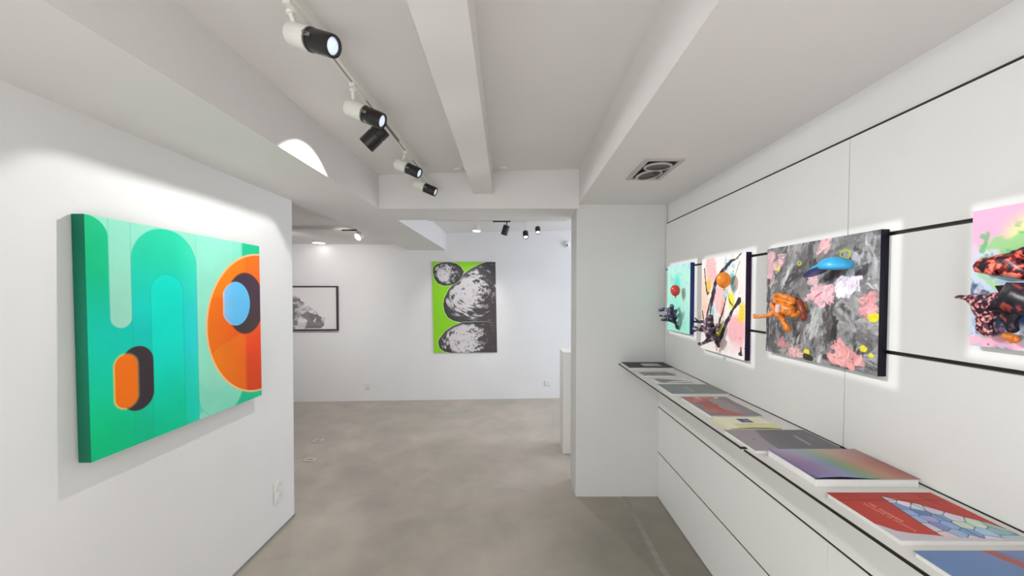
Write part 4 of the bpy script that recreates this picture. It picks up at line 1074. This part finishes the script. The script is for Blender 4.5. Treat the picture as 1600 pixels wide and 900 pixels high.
# ------------------------------------------------------------------ lights
def area(name, loc, rot, sx, sy, power, color=(1,1,1), spread=180):
    l = bpy.data.lights.new(name, 'AREA'); l.shape = 'RECTANGLE'; l.size = sx; l.size_y = sy; l.energy = power; l.color = color; l.spread = R(spread)
    o = bpy.data.objects.new(name, l); col.objects.link(o); o.location = loc; o.rotation_euler = rot; return o
def aim(o, d): o.rotation_euler = Vector(d).to_track_quat('-Z', 'Y').to_euler()
def spotlamp(name, loc, d, size, blend, power, color=(1,1,1), rad=.02):
    l = bpy.data.lights.new(name, 'SPOT'); l.spot_size = R(size); l.spot_blend = blend; l.energy = power; l.color = color; l.shadow_soft_size = rad
    o = bpy.data.objects.new(name, l); col.objects.link(o); o.location = loc; aim(o, d); return o
def framing(name, loc, d, rect, power, color):
    """framing projector: shutters trim the beam to a rectangle (y0, y1, z0, z1) on the wall"""
    o = spotlamp(name, loc, d, 75, .1, power, color, .006)
    l = o.data; l.use_nodes = True; nt = l.node_tree
    em = nt.nodes['Emission']
    g = nt.nodes.new('ShaderNodeNewGeometry'); s = nt.nodes.new('ShaderNodeSeparateXYZ')
    nt.links.new(g.outputs['Incoming'], s.inputs[0])
    def mth(op, a, b=None, c=None):
        n = nt.nodes.new('ShaderNodeMath'); n.operation = op
        for i, x in enumerate((a, b, c)):
            if x is None: continue
            if isinstance(x, (int, float)): n.inputs[i].default_value = x
            else: nt.links.new(x, n.inputs[i])
        return n.outputs[0]
    D = 1.157 - loc[0]
    masks = []
    for ax, base, lo, hi in ((s.outputs[1], loc[1], rect[0], rect[1]), (s.outputs[2], loc[2], rect[2], rect[3])):
        q = mth('MULTIPLY_ADD', mth('DIVIDE', ax, s.outputs[0]), D, base)
        c = (lo+hi)/2; hw = (hi-lo)/2
        e = mth('SUBTRACT', mth('ABSOLUTE', mth('SUBTRACT', q, c)), hw)
        mr = nt.nodes.new('ShaderNodeMapRange'); mr.interpolation_type = 'SMOOTHSTEP'
        mr.inputs['From Min'].default_value = -.012; mr.inputs['From Max'].default_value = .012
        mr.inputs['To Min'].default_value = 1; mr.inputs['To Max'].default_value = 0
        nt.links.new(e, mr.inputs['Value']); masks.append(mr.outputs[0])
    nt.links.new(mth('MULTIPLY', masks[0], masks[1]), em.inputs['Strength'])
    return o

cool = (.93, .96, 1.0)
mgn = .026
rects = [(.470, .960, 1.470, 1.803), (1.196, 1.735, 1.341, 1.800), (1.895, 2.345, 1.268, 1.806), (2.500, 2.878, 1.334, 1.804)]
pw = [64, 64, 74, 84]
for h, t, rc, w_, J in zip(heads, aims, rects, pw, Js):
    framing('framing_beam', tuple(h), Vector(t)-Vector(J), (rc[0]-mgn-.012, rc[1]+mgn-.004, rc[2]-mgn-.008, rc[3]+mgn-.004), w_, cool)
spotlamp('painting_beam', (-.785,1.955,2.338), (-.72,-.05,-.69), 90, .16, 27, (1,.99,.98), .016)
spotlamp('print_beam', tuple(W1), Vector((-.80,5.8,1.35))-Vector(W1), 58, .6, 22, (1,.985,.97), .03)
for q, e_, d_ in (((.12,4.9,2.28), 13, (-.12,.05,-.95)), ((-.15,4.57,2.25), 34, (.06,-.26,-.95)), ((-2.4,4.25,2.2), 30, (-.12,.05,-.95))):
    spotlamp('far_spill', q, d_, 140, .9, e_, (.99,.99,1), .04)
spotlamp('drawing_beam', (-2.7,4.2,2.25), (-.1,1.5,-.75), 95, .9, 34, (1,.97,.95), .04)
spotlamp('corner_beam', (-1.9,4.0,2.2), (.1,1.7,-.7), 110, .9, 12, (1,.98,.96), .04)
# added soft fill behind the camera, and daylight from the far room's window
area('rear_soft_fill', (-.2,-3.05,1.25), (R(90),0,0), 2.6, 2.2, 14, (.95,.98,1))
# added fill for the dark cabinets, at a made-up window behind the camera
area('side_fill', (-1.52,-1.3,1.15), (R(90),0,R(-90)), 1.7, 1.7, 23, (.96,.985,1))
# added uplight at floor level behind the camera, to brighten the ceiling
area('uplight_fill', (-.1,-1.9,.12), (R(180-14),0,0), 2.2, 1.6, 50, (.97,.985,1))
area('window_daylight', (3.2,4.7,1.45), (R(90),0,R(90)), 1.8, 1.6, 52, (.76,.85,1.0))
# added overhead fill, out of frame behind the camera
area('overhead_fill', (-.1,-1.2,2.2), (0,0,0), 1.2, 1.2, 21, (.97,.99,1))
# the soft spill of each track head over the panelled wall; two unseen fill lamps added behind the camera
for h, e_ in zip(heads[:3], (6.5, 11, 16)):
    spotlamp('spill_fill', tuple(h), (.78, -.14, -.72), 120, 1.0, e_, (.98,.99,1), .03)
for y in (.25, -.6):
    spotlamp('spill_fill', (-.60, y, 2.36), (.80,-.05,-.70), 124, 1.0, 3.0, (.98,.99,1), .03)
w = bpy.data.worlds.new('sky'); scn.world = w; w.use_nodes = True
bg = w.node_tree.nodes['Background']; bg.inputs[0].default_value = (.9,.95,1,1); bg.inputs[1].default_value = .8

# ------------------------------------------------------------------ camera
c = bpy.data.cameras.new('camera'); cam = bpy.data.objects.new('camera', c); col.objects.link(cam)
cam.location = (0, 0, 1.6); cam.rotation_euler = (R(90-1.5), 0, 0)
c.sensor_width = 36; c.lens = 13.5; c.clip_start = .02
c.shift_x = -7/1600; c.shift_y = 24.7/1600
scn.camera = cam
scn.view_settings.view_transform = 'Standard'
scn.view_settings.look = 'None'
scn.view_settings.exposure = 0.0
